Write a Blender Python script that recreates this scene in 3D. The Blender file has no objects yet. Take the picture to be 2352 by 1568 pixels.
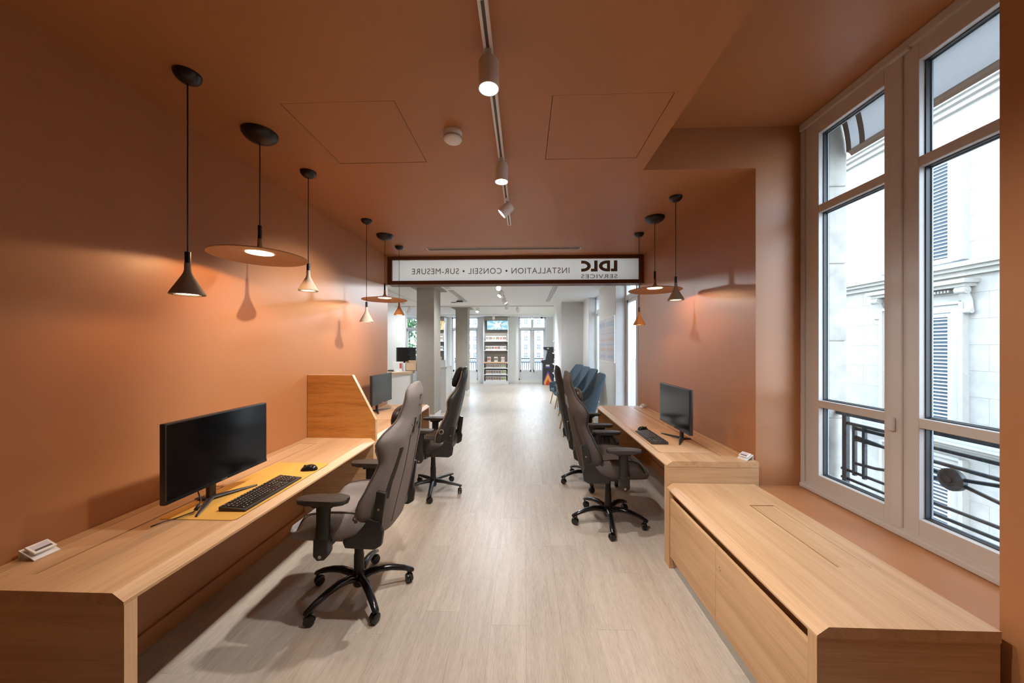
import bpy, bmesh, math, random
from mathutils import Vector, Matrix
random.seed(7)
scene = bpy.context.scene
COL = scene.collection
PI = math.pi

# ------------------------------------------------------------------ camera
CAM_H = 1.56
F_PX = 800.0
cam_data = bpy.data.cameras.new('camera')
cam = bpy.data.objects.new('camera', cam_data); COL.objects.link(cam)
cam_data.sensor_fit = 'HORIZONTAL'; cam_data.sensor_width = 36.0
cam_data.lens = F_PX / 2352.0 * 36.0
cam_data.shift_y = (796 - 784) / 2352.0
cam_data.clip_start = 0.05; cam_data.clip_end = 500
cam.location = (0, 0, CAM_H)
cam.rotation_euler = (PI / 2, 0, math.atan(28 / F_PX))
scene.camera = cam

# ------------------------------------------------------------------ sky and exposure
world = bpy.data.worlds.new('overcast_sky'); scene.world = world
world.use_nodes = True
wn = world.node_tree.nodes; wl = world.node_tree.links
bg = wn['Background']
tc = wn.new('ShaderNodeTexCoord'); sep = wn.new('ShaderNodeSeparateXYZ'); wr = wn.new('ShaderNodeValToRGB')
wl.new(tc.outputs['Generated'], sep.inputs[0]); wl.new(sep.outputs['Z'], wr.inputs[0])
wr.color_ramp.elements[0].position = 0.0; wr.color_ramp.elements[0].color = (0.74, 0.86, 1.0, 1)
wr.color_ramp.elements[1].position = 0.6; wr.color_ramp.elements[1].color = (0.60, 0.77, 1.0, 1)
wl.new(wr.outputs[0], bg.inputs['Color'])
SKY = 10.5
bg.inputs['Strength'].default_value = SKY
vs = scene.view_settings
vs.view_transform = 'Standard'; vs.look = 'None'; vs.gamma = 1.0; vs.use_curve_mapping = False
vs.exposure = 0.0

# ------------------------------------------------------------------ materials
MATS = {}
def new_mat(name):
    m = bpy.data.materials.new(name); m.use_nodes = True
    MATS[name] = m
    return m, m.node_tree.nodes, m.node_tree.links, m.node_tree.nodes['Principled BSDF']
def plain(name, col, rough=0.5, metal=0.0, spec=0.5, noise=0.0, nscale=40.0, bump=0.0, bscale=200.0, coat=0.0, sheen=0.0):
    m, n, l, b = new_mat(name)
    b.inputs['Base Color'].default_value = (*col, 1); b.inputs['Roughness'].default_value = rough
    b.inputs['Metallic'].default_value = metal; b.inputs['Specular IOR Level'].default_value = spec
    b.inputs['Coat Weight'].default_value = coat
    b.inputs['Sheen Weight'].default_value = sheen
    t = n.new('ShaderNodeTexCoord')
    if noise > 0:
        nz = n.new('ShaderNodeTexNoise'); nz.inputs['Scale'].default_value = nscale; nz.inputs['Detail'].default_value = 4
        r = n.new('ShaderNodeValToRGB')
        r.color_ramp.elements[0].position = 0.3; r.color_ramp.elements[1].position = 0.7
        r.color_ramp.elements[0].color = (*[c * (1 - noise) for c in col], 1)
        r.color_ramp.elements[1].color = (*[min(1, c * (1 + noise)) for c in col], 1)
        l.new(t.outputs['Object'], nz.inputs['Vector']); l.new(nz.outputs['Fac'], r.inputs[0]); l.new(r.outputs[0], b.inputs['Base Color'])
    if bump > 0:
        nb = n.new('ShaderNodeTexNoise'); nb.inputs['Scale'].default_value = bscale; nb.inputs['Detail'].default_value = 2
        bp = n.new('ShaderNodeBump'); bp.inputs['Strength'].default_value = bump; bp.inputs['Distance'].default_value = 0.002
        l.new(t.outputs['Object'], nb.inputs['Vector']); l.new(nb.outputs['Fac'], bp.inputs['Height']); l.new(bp.outputs[0], b.inputs['Normal'])
    return m
def wood(name, light, mid, dark, axis, rough=0.45, fine=70.0, along=1.6, vary=0.0, contrast=1.0, finew=.35):
    m, n, l, b = new_mat(name)
    t = n.new('ShaderNodeTexCoord'); oi = n.new('ShaderNodeObjectInfo')
    add = n.new('ShaderNodeVectorMath'); add.operation = 'MULTIPLY_ADD'
    cmb = n.new('ShaderNodeCombineXYZ')
    for i in range(3): l.new(oi.outputs['Random'], cmb.inputs[i])
    l.new(cmb.outputs[0], add.inputs[0]); add.inputs[1].default_value = (37.0, 53.0, 71.0); l.new(t.outputs['Object'], add.inputs[2])
    mp = n.new('ShaderNodeMapping'); s = [fine * 0.22] * 3; s[axis] = along * 0.5; mp.inputs['Scale'].default_value = s
    l.new(add.outputs[0], mp.inputs['Vector'])
    n1 = n.new('ShaderNodeTexNoise'); n1.inputs['Scale'].default_value = 1.0; n1.inputs['Detail'].default_value = 5; n1.inputs['Roughness'].default_value = 0.6
    n1.inputs['Distortion'].default_value = 0.6
    l.new(mp.outputs[0], n1.inputs['Vector'])
    mp2 = n.new('ShaderNodeMapping'); s = [fine * 3.2] * 3; s[axis] = along * 4; mp2.inputs['Scale'].default_value = s
    l.new(add.outputs[0], mp2.inputs['Vector'])
    n2 = n.new('ShaderNodeTexNoise'); n2.inputs['Scale'].default_value = 1.0; n2.inputs['Detail'].default_value = 3
    l.new(mp2.outputs[0], n2.inputs['Vector'])
    mix = n.new('ShaderNodeMath'); mix.operation = 'MULTIPLY_ADD'; mix.inputs[1].default_value = finew
    l.new(n2.outputs['Fac'], mix.inputs[0])
    sc = n.new('ShaderNodeMath'); sc.operation = 'MULTIPLY'; sc.inputs[1].default_value = 1 - finew
    l.new(n1.outputs['Fac'], sc.inputs[0]); l.new(sc.outputs[0], mix.inputs[2])
    r = n.new('ShaderNodeValToRGB'); cr = r.color_ramp
    cr.elements[0].position = 0.5 - 0.17 / contrast; cr.elements[0].color = (*dark, 1)
    cr.elements[1].position = 0.5 + 0.13 / contrast; cr.elements[1].color = (*light, 1)
    e = cr.elements.new(0.49); e.color = (*mid, 1)
    l.new(mix.outputs[0], r.inputs[0])
    out = r.outputs[0]
    if vary > 0:
        hs = n.new('ShaderNodeHueSaturation')
        mr = n.new('ShaderNodeMapRange'); mr.inputs['To Min'].default_value = 1 - vary; mr.inputs['To Max'].default_value = 1 + vary
        l.new(oi.outputs['Random'], mr.inputs['Value']); l.new(mr.outputs[0], hs.inputs['Value']); l.new(out, hs.inputs['Color']); out = hs.outputs[0]
    l.new(out, b.inputs['Base Color'])
    b.inputs['Roughness'].default_value = rough; b.inputs['Specular IOR Level'].default_value = 0.4
    bp = n.new('ShaderNodeBump'); bp.inputs['Strength'].default_value = 0.12; bp.inputs['Distance'].default_value = 0.001
    l.new(mix.outputs[0], bp.inputs['Height']); l.new(bp.outputs[0], b.inputs['Normal'])
    return m
def emit(name, col, strength):
    m, n, l, b = new_mat(name)
    b.inputs['Base Color'].default_value = (0.03, 0.03, 0.03, 1)
    b.inputs['Emission Color'].default_value = (*col, 1); b.inputs['Emission Strength'].default_value = strength
    return m
def glass(name, tint=(0.97, 0.99, 0.99), refl=1.0):
    m, n, l, b = new_mat(name); n.remove(b)
    tr = n.new('ShaderNodeBsdfTransparent'); tr.inputs[0].default_value = (*tint, 1)
    gl = n.new('ShaderNodeBsdfGlossy'); gl.inputs['Roughness'].default_value = 0.02
    lw = n.new('ShaderNodeLayerWeight'); lw.inputs[0].default_value = 0.5
    pw = n.new('ShaderNodeMath'); pw.operation = 'POWER'; pw.inputs[1].default_value = 5.0
    mu = n.new('ShaderNodeMath'); mu.operation = 'MULTIPLY_ADD'; mu.inputs[1].default_value = 0.9 * refl; mu.inputs[2].default_value = 0.035 * refl
    mx = n.new('ShaderNodeMixShader')
    l.new(lw.outputs['Facing'], pw.inputs[0]); l.new(pw.outputs[0], mu.inputs[0]); l.new(mu.outputs[0], mx.inputs[0]); l.new(tr.outputs[0], mx.inputs[1]); l.new(gl.outputs[0], mx.inputs[2])
    l.new(mx.outputs[0], n['Material Output'].inputs[0])
    return m

TERRA = (0.445, 0.190, 0.075)
plain('terracotta_paint', TERRA, 0.43, noise=0.03, nscale=3, bump=0.12, bscale=350)
plain('terracotta_dark', (0.13, 0.05, 0.022), 0.45)
OAK_L, OAK_M, OAK_D = (0.675, 0.435, 0.245), (0.595, 0.365, 0.192), (0.48, 0.28, 0.138)
for ax, k in enumerate('xyz'):
    wood('oak_' + k, OAK_L, OAK_M, OAK_D, ax, 0.42, 60, 1.2)
wood('oak_lamplit_x', (0.66, 0.34, 0.105), (0.58, 0.27, 0.07), (0.36, 0.145, 0.03), 0, 0.45, 70, 2.2, contrast=1.0)  # partition oak with the pendants' warm orange light put into its colour
wood('floor_oak', (0.585, 0.515, 0.435), (0.51, 0.44, 0.365), (0.39, 0.33, 0.27), 1, 0.40, 120, 5.0, vary=0.035, finew=.55)
wood('beech', (0.66, 0.43, 0.22), (0.58, 0.36, 0.18), (0.46, 0.27, 0.12), 2, 0.4, 60, 2)
plain('shop_white', (0.80, 0.79, 0.77), 0.7)
plain('shop_ceiling_white', (0.86, 0.855, 0.845), 0.75)
plain('shop_grey', (0.36, 0.32, 0.275), 0.75, noise=0.04, nscale=6, bump=0.1, bscale=90)
plain('pier_grey', (0.60, 0.575, 0.545), 0.75, noise=0.03, nscale=6)
plain('shop_floor_pale', (0.62, 0.59, 0.55), 0.35, noise=0.04, nscale=10)
plain('frame_greige', (0.58, 0.545, 0.51), 0.42)
plain('frame_white', (0.72, 0.73, 0.74), 0.45)
plain('gasket', (0.035, 0.04, 0.045), 0.5)
plain('spacer_blue', (0.42, 0.49, 0.56), 0.35)
plain('black_plastic', (0.022, 0.020, 0.019), 0.42)
plain('black_soft', (0.035, 0.028, 0.024), 0.55)
plain('black_gloss', (0.012, 0.012, 0.013), 0.18)
plain('screen_black', (0.004, 0.004, 0.005), 0.13)
plain('key_black', (0.018, 0.016, 0.015), 0.4)
plain('key_legend', (0.7, 0.7, 0.68), 0.5)
plain('yellow_mat', (0.70, 0.385, 0.075), 0.65, bump=0.15, bscale=900)
plain('tan_mat', (0.66, 0.42, 0.235), 0.6)
plain('grey_fabric', (0.275, 0.245, 0.232), 0.9, noise=0.16, nscale=320, bump=0.5, bscale=900, spec=0.15)
plain('grey_fabric_dark', (0.145, 0.115, 0.10), 0.9, noise=0.12, nscale=320, bump=0.4, bscale=900)
plain('brown_fabric', (0.098, 0.078, 0.070), 0.9, noise=0.14, nscale=320, bump=0.4, bscale=900, spec=0.15)
plain('charcoal_fabric', (0.03, 0.026, 0.023), 0.85, noise=0.1, nscale=320, bump=0.3, bscale=900)
plain('black_leather', (0.030, 0.027, 0.023), 0.42, bump=0.25, bscale=260)
plain('brown_leather', (0.035, 0.020, 0.013), 0.45, bump=0.2, bscale=260)
plain('velvet_black', (0.008, 0.008, 0.008), 0.9)
plain('piping_beige', (0.30, 0.24, 0.17), 0.7)
plain('white_metal', (0.87, 0.85, 0.82), 0.4)
plain('white_plastic', (0.87, 0.86, 0.84), 0.4)
plain('steel', (0.55, 0.55, 0.55), 0.3, metal=1.0)
plain('track_groove', (0.10, 0.10, 0.095), 0.5)
plain('lamp_concrete', (0.30, 0.25, 0.20), 0.85, noise=0.06, nscale=60)
plain('lamp_beige', (0.56, 0.46, 0.36), 0.85, noise=0.05, nscale=60)
plain('lamp_ivory', (0.62, 0.55, 0.44), 0.85, noise=0.05, nscale=60)
plain('lamp_taupe', (0.40, 0.33, 0.25), 0.85, noise=0.05, nscale=60)
plain('lamp_orange', (0.36, 0.17, 0.075), 0.85, noise=0.05, nscale=60)
plain('lamp_disc', (0.50, 0.29, 0.16), 0.7, noise=0.04, nscale=60)
plain('lamp_black', (0.010, 0.009, 0.009), 0.35)
emit('led_warm', (1.0, 0.72, 0.42), 9.0)
emit('led_neutral', (1.0, 0.97, 0.92), 30.0)
plain('stone', (0.36, 0.335, 0.295), 0.9, noise=0.10, nscale=5, bump=0.35, bscale=40)
plain('stone_trim', (0.37, 0.34, 0.295), 0.85, noise=0.05, nscale=8)
plain('stone_reveal', (0.42, 0.385, 0.335), 0.9, noise=0.16, nscale=9, bump=0.5, bscale=45)
plain('zinc', (0.32, 0.38, 0.44), 0.5)
plain('shutter_white', (0.50, 0.52, 0.54), 0.6)
plain('shutter_gap', (0.05, 0.075, 0.10), 0.6)
plain('iron_black', (0.020, 0.024, 0.028), 0.45, noise=0.5, nscale=50)
def cloth(name, col, through):
    m, n, l, b = new_mat(name)
    b.inputs['Base Color'].default_value = (*col, 1); b.inputs['Roughness'].default_value = 0.9
    nz = n.new('ShaderNodeTexNoise'); nz.inputs['Scale'].default_value = 14.0
    bp = n.new('ShaderNodeBump'); bp.inputs['Strength'].default_value = 0.1; l.new(nz.outputs['Fac'], bp.inputs['Height']); l.new(bp.outputs[0], b.inputs['Normal'])
    t_ = n.new('ShaderNodeBsdfTranslucent'); t_.inputs[0].default_value = (*col, 1)
    mx_ = n.new('ShaderNodeMixShader'); mx_.inputs[0].default_value = through
    l.new(b.outputs[0], mx_.inputs[1]); l.new(t_.outputs[0], mx_.inputs[2]); l.new(mx_.outputs[0], n['Material Output'].inputs[0])
cloth('awning_white', (0.62, 0.61, 0.61), 0.6)
cloth('awning_tan', (0.34, 0.25, 0.19), 0.4)
plain('asphalt', (0.14, 0.14, 0.14), 0.9)
plain('slate_roof', (0.25, 0.27, 0.30), 0.7)
plain('far_facade', (0.42, 0.40, 0.37), 0.9)
plain('far_pane', (0.09, 0.11, 0.135), 0.3)
plain('leaf', (0.075, 0.15, 0.055), 0.8, noise=0.35, nscale=3)
plain('bark', (0.10, 0.075, 0.055), 0.9)
plain('blue_fabric', (0.095, 0.135, 0.170), 0.9, noise=0.1, nscale=250, spec=0.15)
plain('blue_fabric_dark', (0.075, 0.115, 0.155), 0.9, noise=0.1, nscale=250)
plain('counter_wood', (0.60, 0.43, 0.28), 0.5)
plain('arcade_black', (0.025, 0.025, 0.03), 0.5)
plain('arcade_purple', (0.13, 0.05, 0.30), 0.5)
plain('arcade_orange', (0.75, 0.25, 0.03), 0.5)
plain('arcade_yellow', (0.85, 0.50, 0.10), 0.5)
plain('arcade_red', (0.62, 0.04, 0.02), 0.5)
plain('poster_pale', (0.66, 0.64, 0.70), 0.35)
plain('poster_blue', (0.48, 0.53, 0.64), 0.35)
plain('poster_orange', (0.66, 0.53, 0.50), 0.35)
plain('carton_white', (0.75, 0.73, 0.70), 0.5)
plain('carton_ink', (0.10, 0.085, 0.085), 0.5)
plain('ink_tan', (0.50, 0.30, 0.16), 0.5)
plain('ink_red', (0.42, 0.10, 0.08), 0.5)
plain('ink_green', (0.20, 0.33, 0.14), 0.5)
plain('ink_blue', (0.16, 0.22, 0.36), 0.5)
plain('sign_ink', (0.150, 0.125, 0.098), 0.6)
emit('screen_sky', (0.28, 0.72, 0.90), 0.85)
emit('screen_pale', (0.62, 0.88, 0.98), 0.95)
emit('screen_white', (0.93, 0.98, 1.0), 1.0)
emit('screen_gold', (1.0, 0.70, 0.28), 0.85)
emit('screen_gold_pale', (1.0, 0.86, 0.55), 0.95)
plain('lime_panel', (0.72, 0.80, 0.42), 0.6)
plain('key_red', (0.6, 0.06, 0.05), 0.5)
glass('window_glass')
m, n, l, b = new_mat('frosted_glass')
b.inputs['Base Color'].default_value = (0.80, 0.80, 0.77, 1); b.inputs['Roughness'].default_value = 0.35
trn = n.new('ShaderNodeBsdfTranslucent'); trn.inputs[0].default_value = (0.95, 0.95, 0.93, 1)
mx = n.new('ShaderNodeMixShader'); mx.inputs[0].default_value = 0.88
l.new(b.outputs[0], mx.inputs[1]); l.new(trn.outputs[0], mx.inputs[2]); l.new(mx.outputs[0], n['Material Output'].inputs[0])

# ------------------------------------------------------------------ helpers
def bm_box(bm, x0, x1, y0, y1, z0, z1, bev=0.0, seg=2):
    r = bmesh.ops.create_cube(bm, size=1.0)
    vs_ = r['verts']
    for v in vs_:
        v.co = Vector((x0 + (v.co.x + .5) * (x1 - x0), y0 + (v.co.y + .5) * (y1 - y0), z0 + (v.co.z + .5) * (z1 - z0)))
    if bev > 0:
        es = list({e for v in vs_ for e in v.link_edges})
        bmesh.ops.bevel(bm, geom=es, offset=bev, segments=seg, affect='EDGES', profile=0.5)
def bm_lathe(bm, prof, seg=32, cx=0, cy=0, cz=0, M=None):
    """prof: list of (r,z); r==0 closes with a pole."""
    rings = []
    for r, z in prof:
        if r <= 1e-7: rings.append([bm.verts.new((cx, cy, cz + z))])
        else: rings.append([bm.verts.new((cx + r * math.cos(2 * PI * i / seg), cy + r * math.sin(2 * PI * i / seg), cz + z)) for i in range(seg)])
    for a, b_ in zip(rings[:-1], rings[1:]):
        if len(a) == 1 and len(b_) == 1: continue
        for i in range(seg):
            j = (i + 1) % seg
            if len(a) == 1: bm.faces.new((a[0], b_[i], b_[j]))
            elif len(b_) == 1: bm.faces.new((a[i], a[j], b_[0]))
            else: bm.faces.new((a[i], a[j], b_[j], b_[i]))
    if M is not None:
        for ring in rings:
            for v in ring: v.co = M @ v.co
def bm_cyl(bm, p0, p1, r0, r1=None, seg=16, cap=True):
    r1 = r0 if r1 is None else r1
    p0 = Vector(p0); p1 = Vector(p1); d = p1 - p0; L = d.length
    q = d.to_track_quat('Z', 'Y').to_matrix().to_4x4(); M = Matrix.Translation(p0) @ q
    prof = [(r0, 0), (r1, L)]
    if cap: prof = [(0, 0)] + prof + [(0, L)]
    bm_lathe(bm, prof, seg, M=M)
def bm_tube(bm, pts, r, seg=8, cap=True, ry=None, up=(0, 0, 1)):
    """sweep an ellipse (r wide, ry high); r may be a list"""
    pts = [Vector(p) for p in pts]; n = len(pts)
    rs = r if isinstance(r, (list, tuple)) else [r] * n
    rys = (ry if isinstance(ry, (list, tuple)) else [ry] * n) if ry is not None else rs
    rings = []; up = Vector(up)
    for i, p in enumerate(pts):
        t = (pts[min(i + 1, n - 1)] - pts[max(i - 1, 0)]).normalized()
        s = t.cross(up)
        if s.length < 1e-4: s = t.cross(Vector((1, 0, 0)))
        s.normalize(); u = s.cross(t).normalized()
        rings.append([bm.verts.new(p + s * rs[i] * math.cos(2 * PI * k / seg) + u * rys[i] * math.sin(2 * PI * k / seg)) for k in range(seg)])
    for a, b_ in zip(rings[:-1], rings[1:]):
        for k in range(seg):
            j = (k + 1) % seg
            bm.faces.new((a[k], a[j], b_[j], b_[k]))
    if cap:
        bm.faces.new(rings[0][::-1]); bm.faces.new(rings[-1])
def bm_prism(bm, poly, axis, a0, a1, bev=0.0):
    """extrude a 2D polygon along axis ('x','y','z'); poly coordinates are the other two axes in order"""
    def P(u, v, a):
        return {'x': (a, u, v), 'y': (u, a, v), 'z': (u, v, a)}[axis]
    A = [bm.verts.new(P(u, v, a0)) for u, v in poly]; B = [bm.verts.new(P(u, v, a1)) for u, v in poly]
    fs = [bm.faces.new(A), bm.faces.new(B[::-1])]
    for i in range(len(poly)):
        j = (i + 1) % len(poly); fs.append(bm.faces.new((A[i], B[i], B[j], A[j])))
    if bev > 0:
        es = list({e for v in A + B for e in v.link_edges})
        bmesh.ops.bevel(bm, geom=es, offset=bev, segments=2, affect='EDGES', profile=0.5)
def obj(name, bm, mat, parent=None, smooth=False, loc=None, rot=None, sub=0):
    me = bpy.data.meshes.new(name)
    if isinstance(bm, bmesh.types.BMesh):
        bmesh.ops.recalc_face_normals(bm, faces=bm.faces)
        bm.to_mesh(me); bm.free()
    me.materials.append(MATS[mat])
    if smooth:
        for p in me.polygons: p.use_smooth = True
        if smooth == 'auto': me.set_sharp_from_angle(angle=math.radians(40))
    o = bpy.data.objects.new(name, me); COL.objects.link(o)
    if parent is not None: o.parent = parent
    if loc is not None: o.location = loc
    if rot is not None: o.rotation_euler = rot
    if sub:
        md = o.modifiers.new('subdivision', 'SUBSURF'); md.levels = sub; md.render_levels = sub
    return o
def like(o, parent=None, loc=None, rot=None, mat=None):
    c = o.copy(); COL.objects.link(c)
    if parent is not None: c.parent = parent
    if loc is not None: c.location = loc
    if rot is not None: c.rotation_euler = rot
    return c
def tag(o, label, cat, group=None):
    o['label'] = label; o['category'] = cat
    if group: o['group'] = group
    return o
def thing(name, label, cat, loc=(0, 0, 0), rotz=0.0, group=None):
    o = bpy.data.objects.new(name, None); COL.objects.link(o); o.empty_display_size = 0.1
    o.location = loc; o.rotation_euler = (0, 0, rotz)
    return tag(o, label, cat, group)
def struct(name, bm, mat, parent=None):
    o = obj(name, bm, mat, parent)
    if parent is None: o['kind'] = 'structure'
    return o
def struct_empty(name, loc=(0, 0, 0)):
    o = bpy.data.objects.new(name, None); COL.objects.link(o); o.location = loc; o.empty_display_size = 0.1
    o['kind'] = 'structure'
    return o
def box(name, mat, parent, x0, x1, y0, y1, z0, z1, bev=0.0, smooth=False):
    bm = bmesh.new(); bm_box(bm, x0, x1, y0, y1, z0, z1, bev)
    return obj(name, bm, mat, parent, smooth)
def boxes(name, mat, parent, lst, kind_struct=False):
    bm = bmesh.new()
    for b_ in lst: bm_box(bm, *b_)
    o = obj(name, bm, mat, parent)
    if kind_struct: o['kind'] = 'structure'
    return o
def smooth01(a, b_, x):
    t = max(0.0, min(1.0, (x - a) / (b_ - a))); return t * t * (3 - 2 * t)
def lerp_tab(tab, x):
    if x <= tab[0][0]: return tab[0][1]
    for (x0, y0), (x1, y1) in zip(tab[:-1], tab[1:]):
        if x <= x1:
            t = (x - x0) / (x1 - x0); t = t * t * (3 - 2 * t) * 0.5 + t * 0.5
            return y0 + (y1 - y0) * t
    return tab[-1][1]
def spot(name, loc, target, energy, col, ang, blend, size, parent=None):
    d = bpy.data.lights.new(name, 'SPOT'); d.energy = energy; d.color = col; d.spot_size = math.radians(ang); d.spot_blend = blend; d.shadow_soft_size = size
    o = bpy.data.objects.new(name, d); COL.objects.link(o)
    o.location = loc; o.rotation_euler = (Vector(target) - Vector(loc)).to_track_quat('-Z', 'Y').to_euler()
    if parent: o.parent = parent
    return o
def point(name, loc, energy, col, size, parent=None):
    d = bpy.data.lights.new(name, 'POINT'); d.energy = energy; d.color = col; d.shadow_soft_size = size
    o = bpy.data.objects.new(name, d); COL.objects.link(o); o.location = loc
    if parent: o.parent = parent
    return o

# ------------------------------------------------------------------ room shell
XL, XR, XS, ZC, ZR = -1.96, 1.672, 0.868, 2.85, 3.15     # left wall, right wall, soffit edge, ceiling, recess ceiling
YB, YE = -2.4, 4.93                                       # behind the camera, opening to the shop
YN0, YN1, XW = 1.285, 2.577, 2.0                           # window niche
SHOP_X0, SHOP_Y1, ZCS = -6.2, 14.9, 2.83

boxes('wall_left', 'terracotta_paint', None, [(XL - .2, XL, YB, YE, 0, ZC + .3)], True)
bm = bmesh.new(); bm_box(bm, XL - .002, XL + .018, YB, YE, 0, .095, .003)
struct('baseboard_left', bm, 'terracotta_paint')
bm = bmesh.new(); bm_box(bm, XR - .016, XR + .002, YN1, 5.16, 0, .095, .003)
struct('baseboard_right', bm, 'terracotta_paint')
boxes('wall_right', 'terracotta_paint', None, [(XR, XW + .05, YN1, 5.16, 0, ZR), (XR, XW + .05, YN0, YN1, 0, .56), (XR, XW + .05, YB, YN0, 0, ZR)], True)
boxes('wall_back', 'terracotta_paint', None, [(XL - .2, XW + .05, YB - .2, YB, 0, ZR)], True)
HL = (-1.292, -.684, 1.808, 2.41); HR = (.148, .762, 1.798, 2.406); g = .0035
ceil = struct_empty('ceiling')
def ceil_band(lst): return [(a, b_, c, d, ZC, ZR) for a, b_, c, d in lst]
o = boxes('ceiling_panel', 'terracotta_paint', ceil, ceil_band([
    (XL, XS, YB, 1.795), (XL, HL[0] - g, 1.795, 2.414), (HL[1] + g, HR[0] - g, 1.795, 2.414), (HR[1] + g, XS, 1.795, 2.414),
    (HL[0] - g, HL[1] + g, 1.795, HL[2] - g), (HL[0] - g, HL[1] + g, HL[3] + g, 2.414), (HR[0] - g, HR[1] + g, HR[3] + g, 2.414),
    (XL, XS, 2.414, YN1), (XL, XR, YN1, YE)]))
boxes('recess_panel', 'terracotta_paint', ceil, [(XS - .3, XW + .05, YB, YN1, ZR, ZR + .1)])
for h in (HL, HR):
    box('access_hatch', 'terracotta_paint', ceil, h[0], h[1], h[2], h[3], ZC + .001, ZC + .03)
boxes('roof_slab', 'shop_white', ceil, [(XL - .2, XW + .05, YB - .2, YE, ZR + .1, ZR + .2)])

# floor: planks that can be told apart, then the rest as one slab
floor = struct_empty('floor')
PW, PL, GAP = 0.196, 1.22, 0.0002
bm = bmesh.new(); bm_box(bm, -PW / 2 + GAP, PW / 2 - GAP, -PL / 2 + GAP, PL / 2 - GAP, -.012, 0, .0003, 1)
plank0 = obj('plank', bm, 'floor_oak', floor)
cells = []
nx = int((XR - XL) / PW) + 2
offs = [random.random() * PL for _ in range(nx)]
for i in range(nx):
    x = XL + .01 + (i + .5) * PW
    if x + PW / 2 > XR + .06: continue
    for j in range(-1, 13):
        y = .2 + offs[i] - PL + (j + .5) * PL
        if y - PL / 2 < .55 or y + PL / 2 > 13.0: continue
        cells.append((x, y))
cells.sort(key=lambda c: c[1]); cells = cells[:235]
first = True
ymax = {}
for x, y in cells:
    if first: plank0.location = (x, y, 0); first = False
    else: like(plank0, floor, (x, y, 0))
    ymax[x] = max(ymax.get(x, -9), y + PL / 2); 
ymin = {}
for x, y in cells: ymin[x] = min(ymin.get(x, 99), y - PL / 2)
# remaining floor around the planks
rest = []
for x in ymax:
    rest.append((x - PW / 2 + GAP, x + PW / 2 - GAP, YB, ymin[x], -.012, 0)); rest.append((x - PW / 2 + GAP, x + PW / 2 - GAP, ymax[x], 15.4, -.012, 0))
xs = sorted(ymax)
rest.append((SHOP_X0 - .4, xs[0] - PW / 2, YB, 15.4, -.012, 0)); rest.append((xs[-1] + PW / 2, 2.3, YB, 15.4, -.012, 0))
fo = boxes('plank_field', 'floor_oak', floor, rest); fo['kind'] = 'stuff'
boxes('subfloor', 'asphalt', floor, [(SHOP_X0 - .4, 2.3, YB - .2, 15.4, -.3, -.013)])

# ------------------------------------------------------------------ window beside the bench
win = struct_empty('window_1')
def ring_boxes(x0, x1, y0, y1, z0, z1, w, wt=None, wb=None):
    wt = w if wt is None else wt; wb = w if wb is None else wb
    return [(x0, x1, y0, y0 + w, z0, z1), (x0, x1, y1 - w, y1, z0, z1), (x0, x1, y0 + w, y1 - w, z0, z0 + wb), (x0, x1, y0 + w, y1 - w, z1 - wt, z1)]
boxes('window_frame', 'frame_greige', win, ring_boxes(1.985, 2.07, YN0 + .002, YN1 - .002, .562, 3.149, .036, .05, .045))
bm = bmesh.new()
for (a, b_) in ((.562, .59), (3.1, 3.149)): bm_box(bm, 1.975, 1.99, YN0 + .002, YN1 - .002, a, b_, .004)
obj('frame_moulding', bm, 'frame_greige', win)
def sash(y0, y1, gy0, gy1):
    s = bmesh.new(); x0, x1 = 1.992, 2.062
    z0, z1, gz0, gz1 = .604, 3.102, .69, 3.005
    for b_ in ((x0, x1, y0, gy0, z0, z1), (x0, x1, gy1, y1, z0, z1), (x0, x1, gy0, gy1, z0, gz0), (x0, x1, gy0, gy1, gz1, z1)): bm_box(s, *b_, .003)
    so = obj('sash', s, 'frame_greige', win)
    zs = [gz0, 1.15, 1.198, 2.468, 2.52, gz1]
    for (a, b_) in ((1.15, 1.198), (2.468, 2.52)):
        box('muntin', 'frame_greige', so, x0 + .002, x1, gy0 - .002, gy1 + .002, a, b_, .003)
    for a, b_ in ((gz0, 1.15), (1.198, 2.468), (2.52, gz1)):
        boxes('gasket', 'gasket', so, ring_boxes(2.022, 2.058, gy0 - .001, gy1 + .001, a - .001, b_ + .001, .006))
        boxes('spacer', 'spacer_blue', so, ring_boxes(2.046, 2.0515, gy0 + .004, gy1 - .004, a + .004, b_ - .004, .006))
        box('pane', 'window_glass', so, 2.0425, 2.0455, gy0 + .003, gy1 - .003, a + .003, b_ - .003)
    return so
sA = sash(1.955, 2.537, 2.0, 2.43)
sB = sash(1.323, 1.903, 1.425, 1.83)
box('meeting_batten', 'frame_greige', win, 1.982, 2.06, 1.9, 1.958, .60, 3.10, .006)
for zz in (.82, 1.62, 2.62):
    box('hinge', 'frame_greige', win, 1.978, 1.99, 2.540, 2.552, zz, zz + .11, .003)
box('catch_block', 'frame_greige', win, 1.966, 1.99, 1.86, 1.96, 3.085, 3.112, .008)
bm = bmesh.new(); bm_box(bm, 1.966, 1.983, 1.926, 1.962, 1.108, 1.182, .008, 3)
obj('lock_knob', bm, 'frame_greige', win, 'auto')

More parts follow.
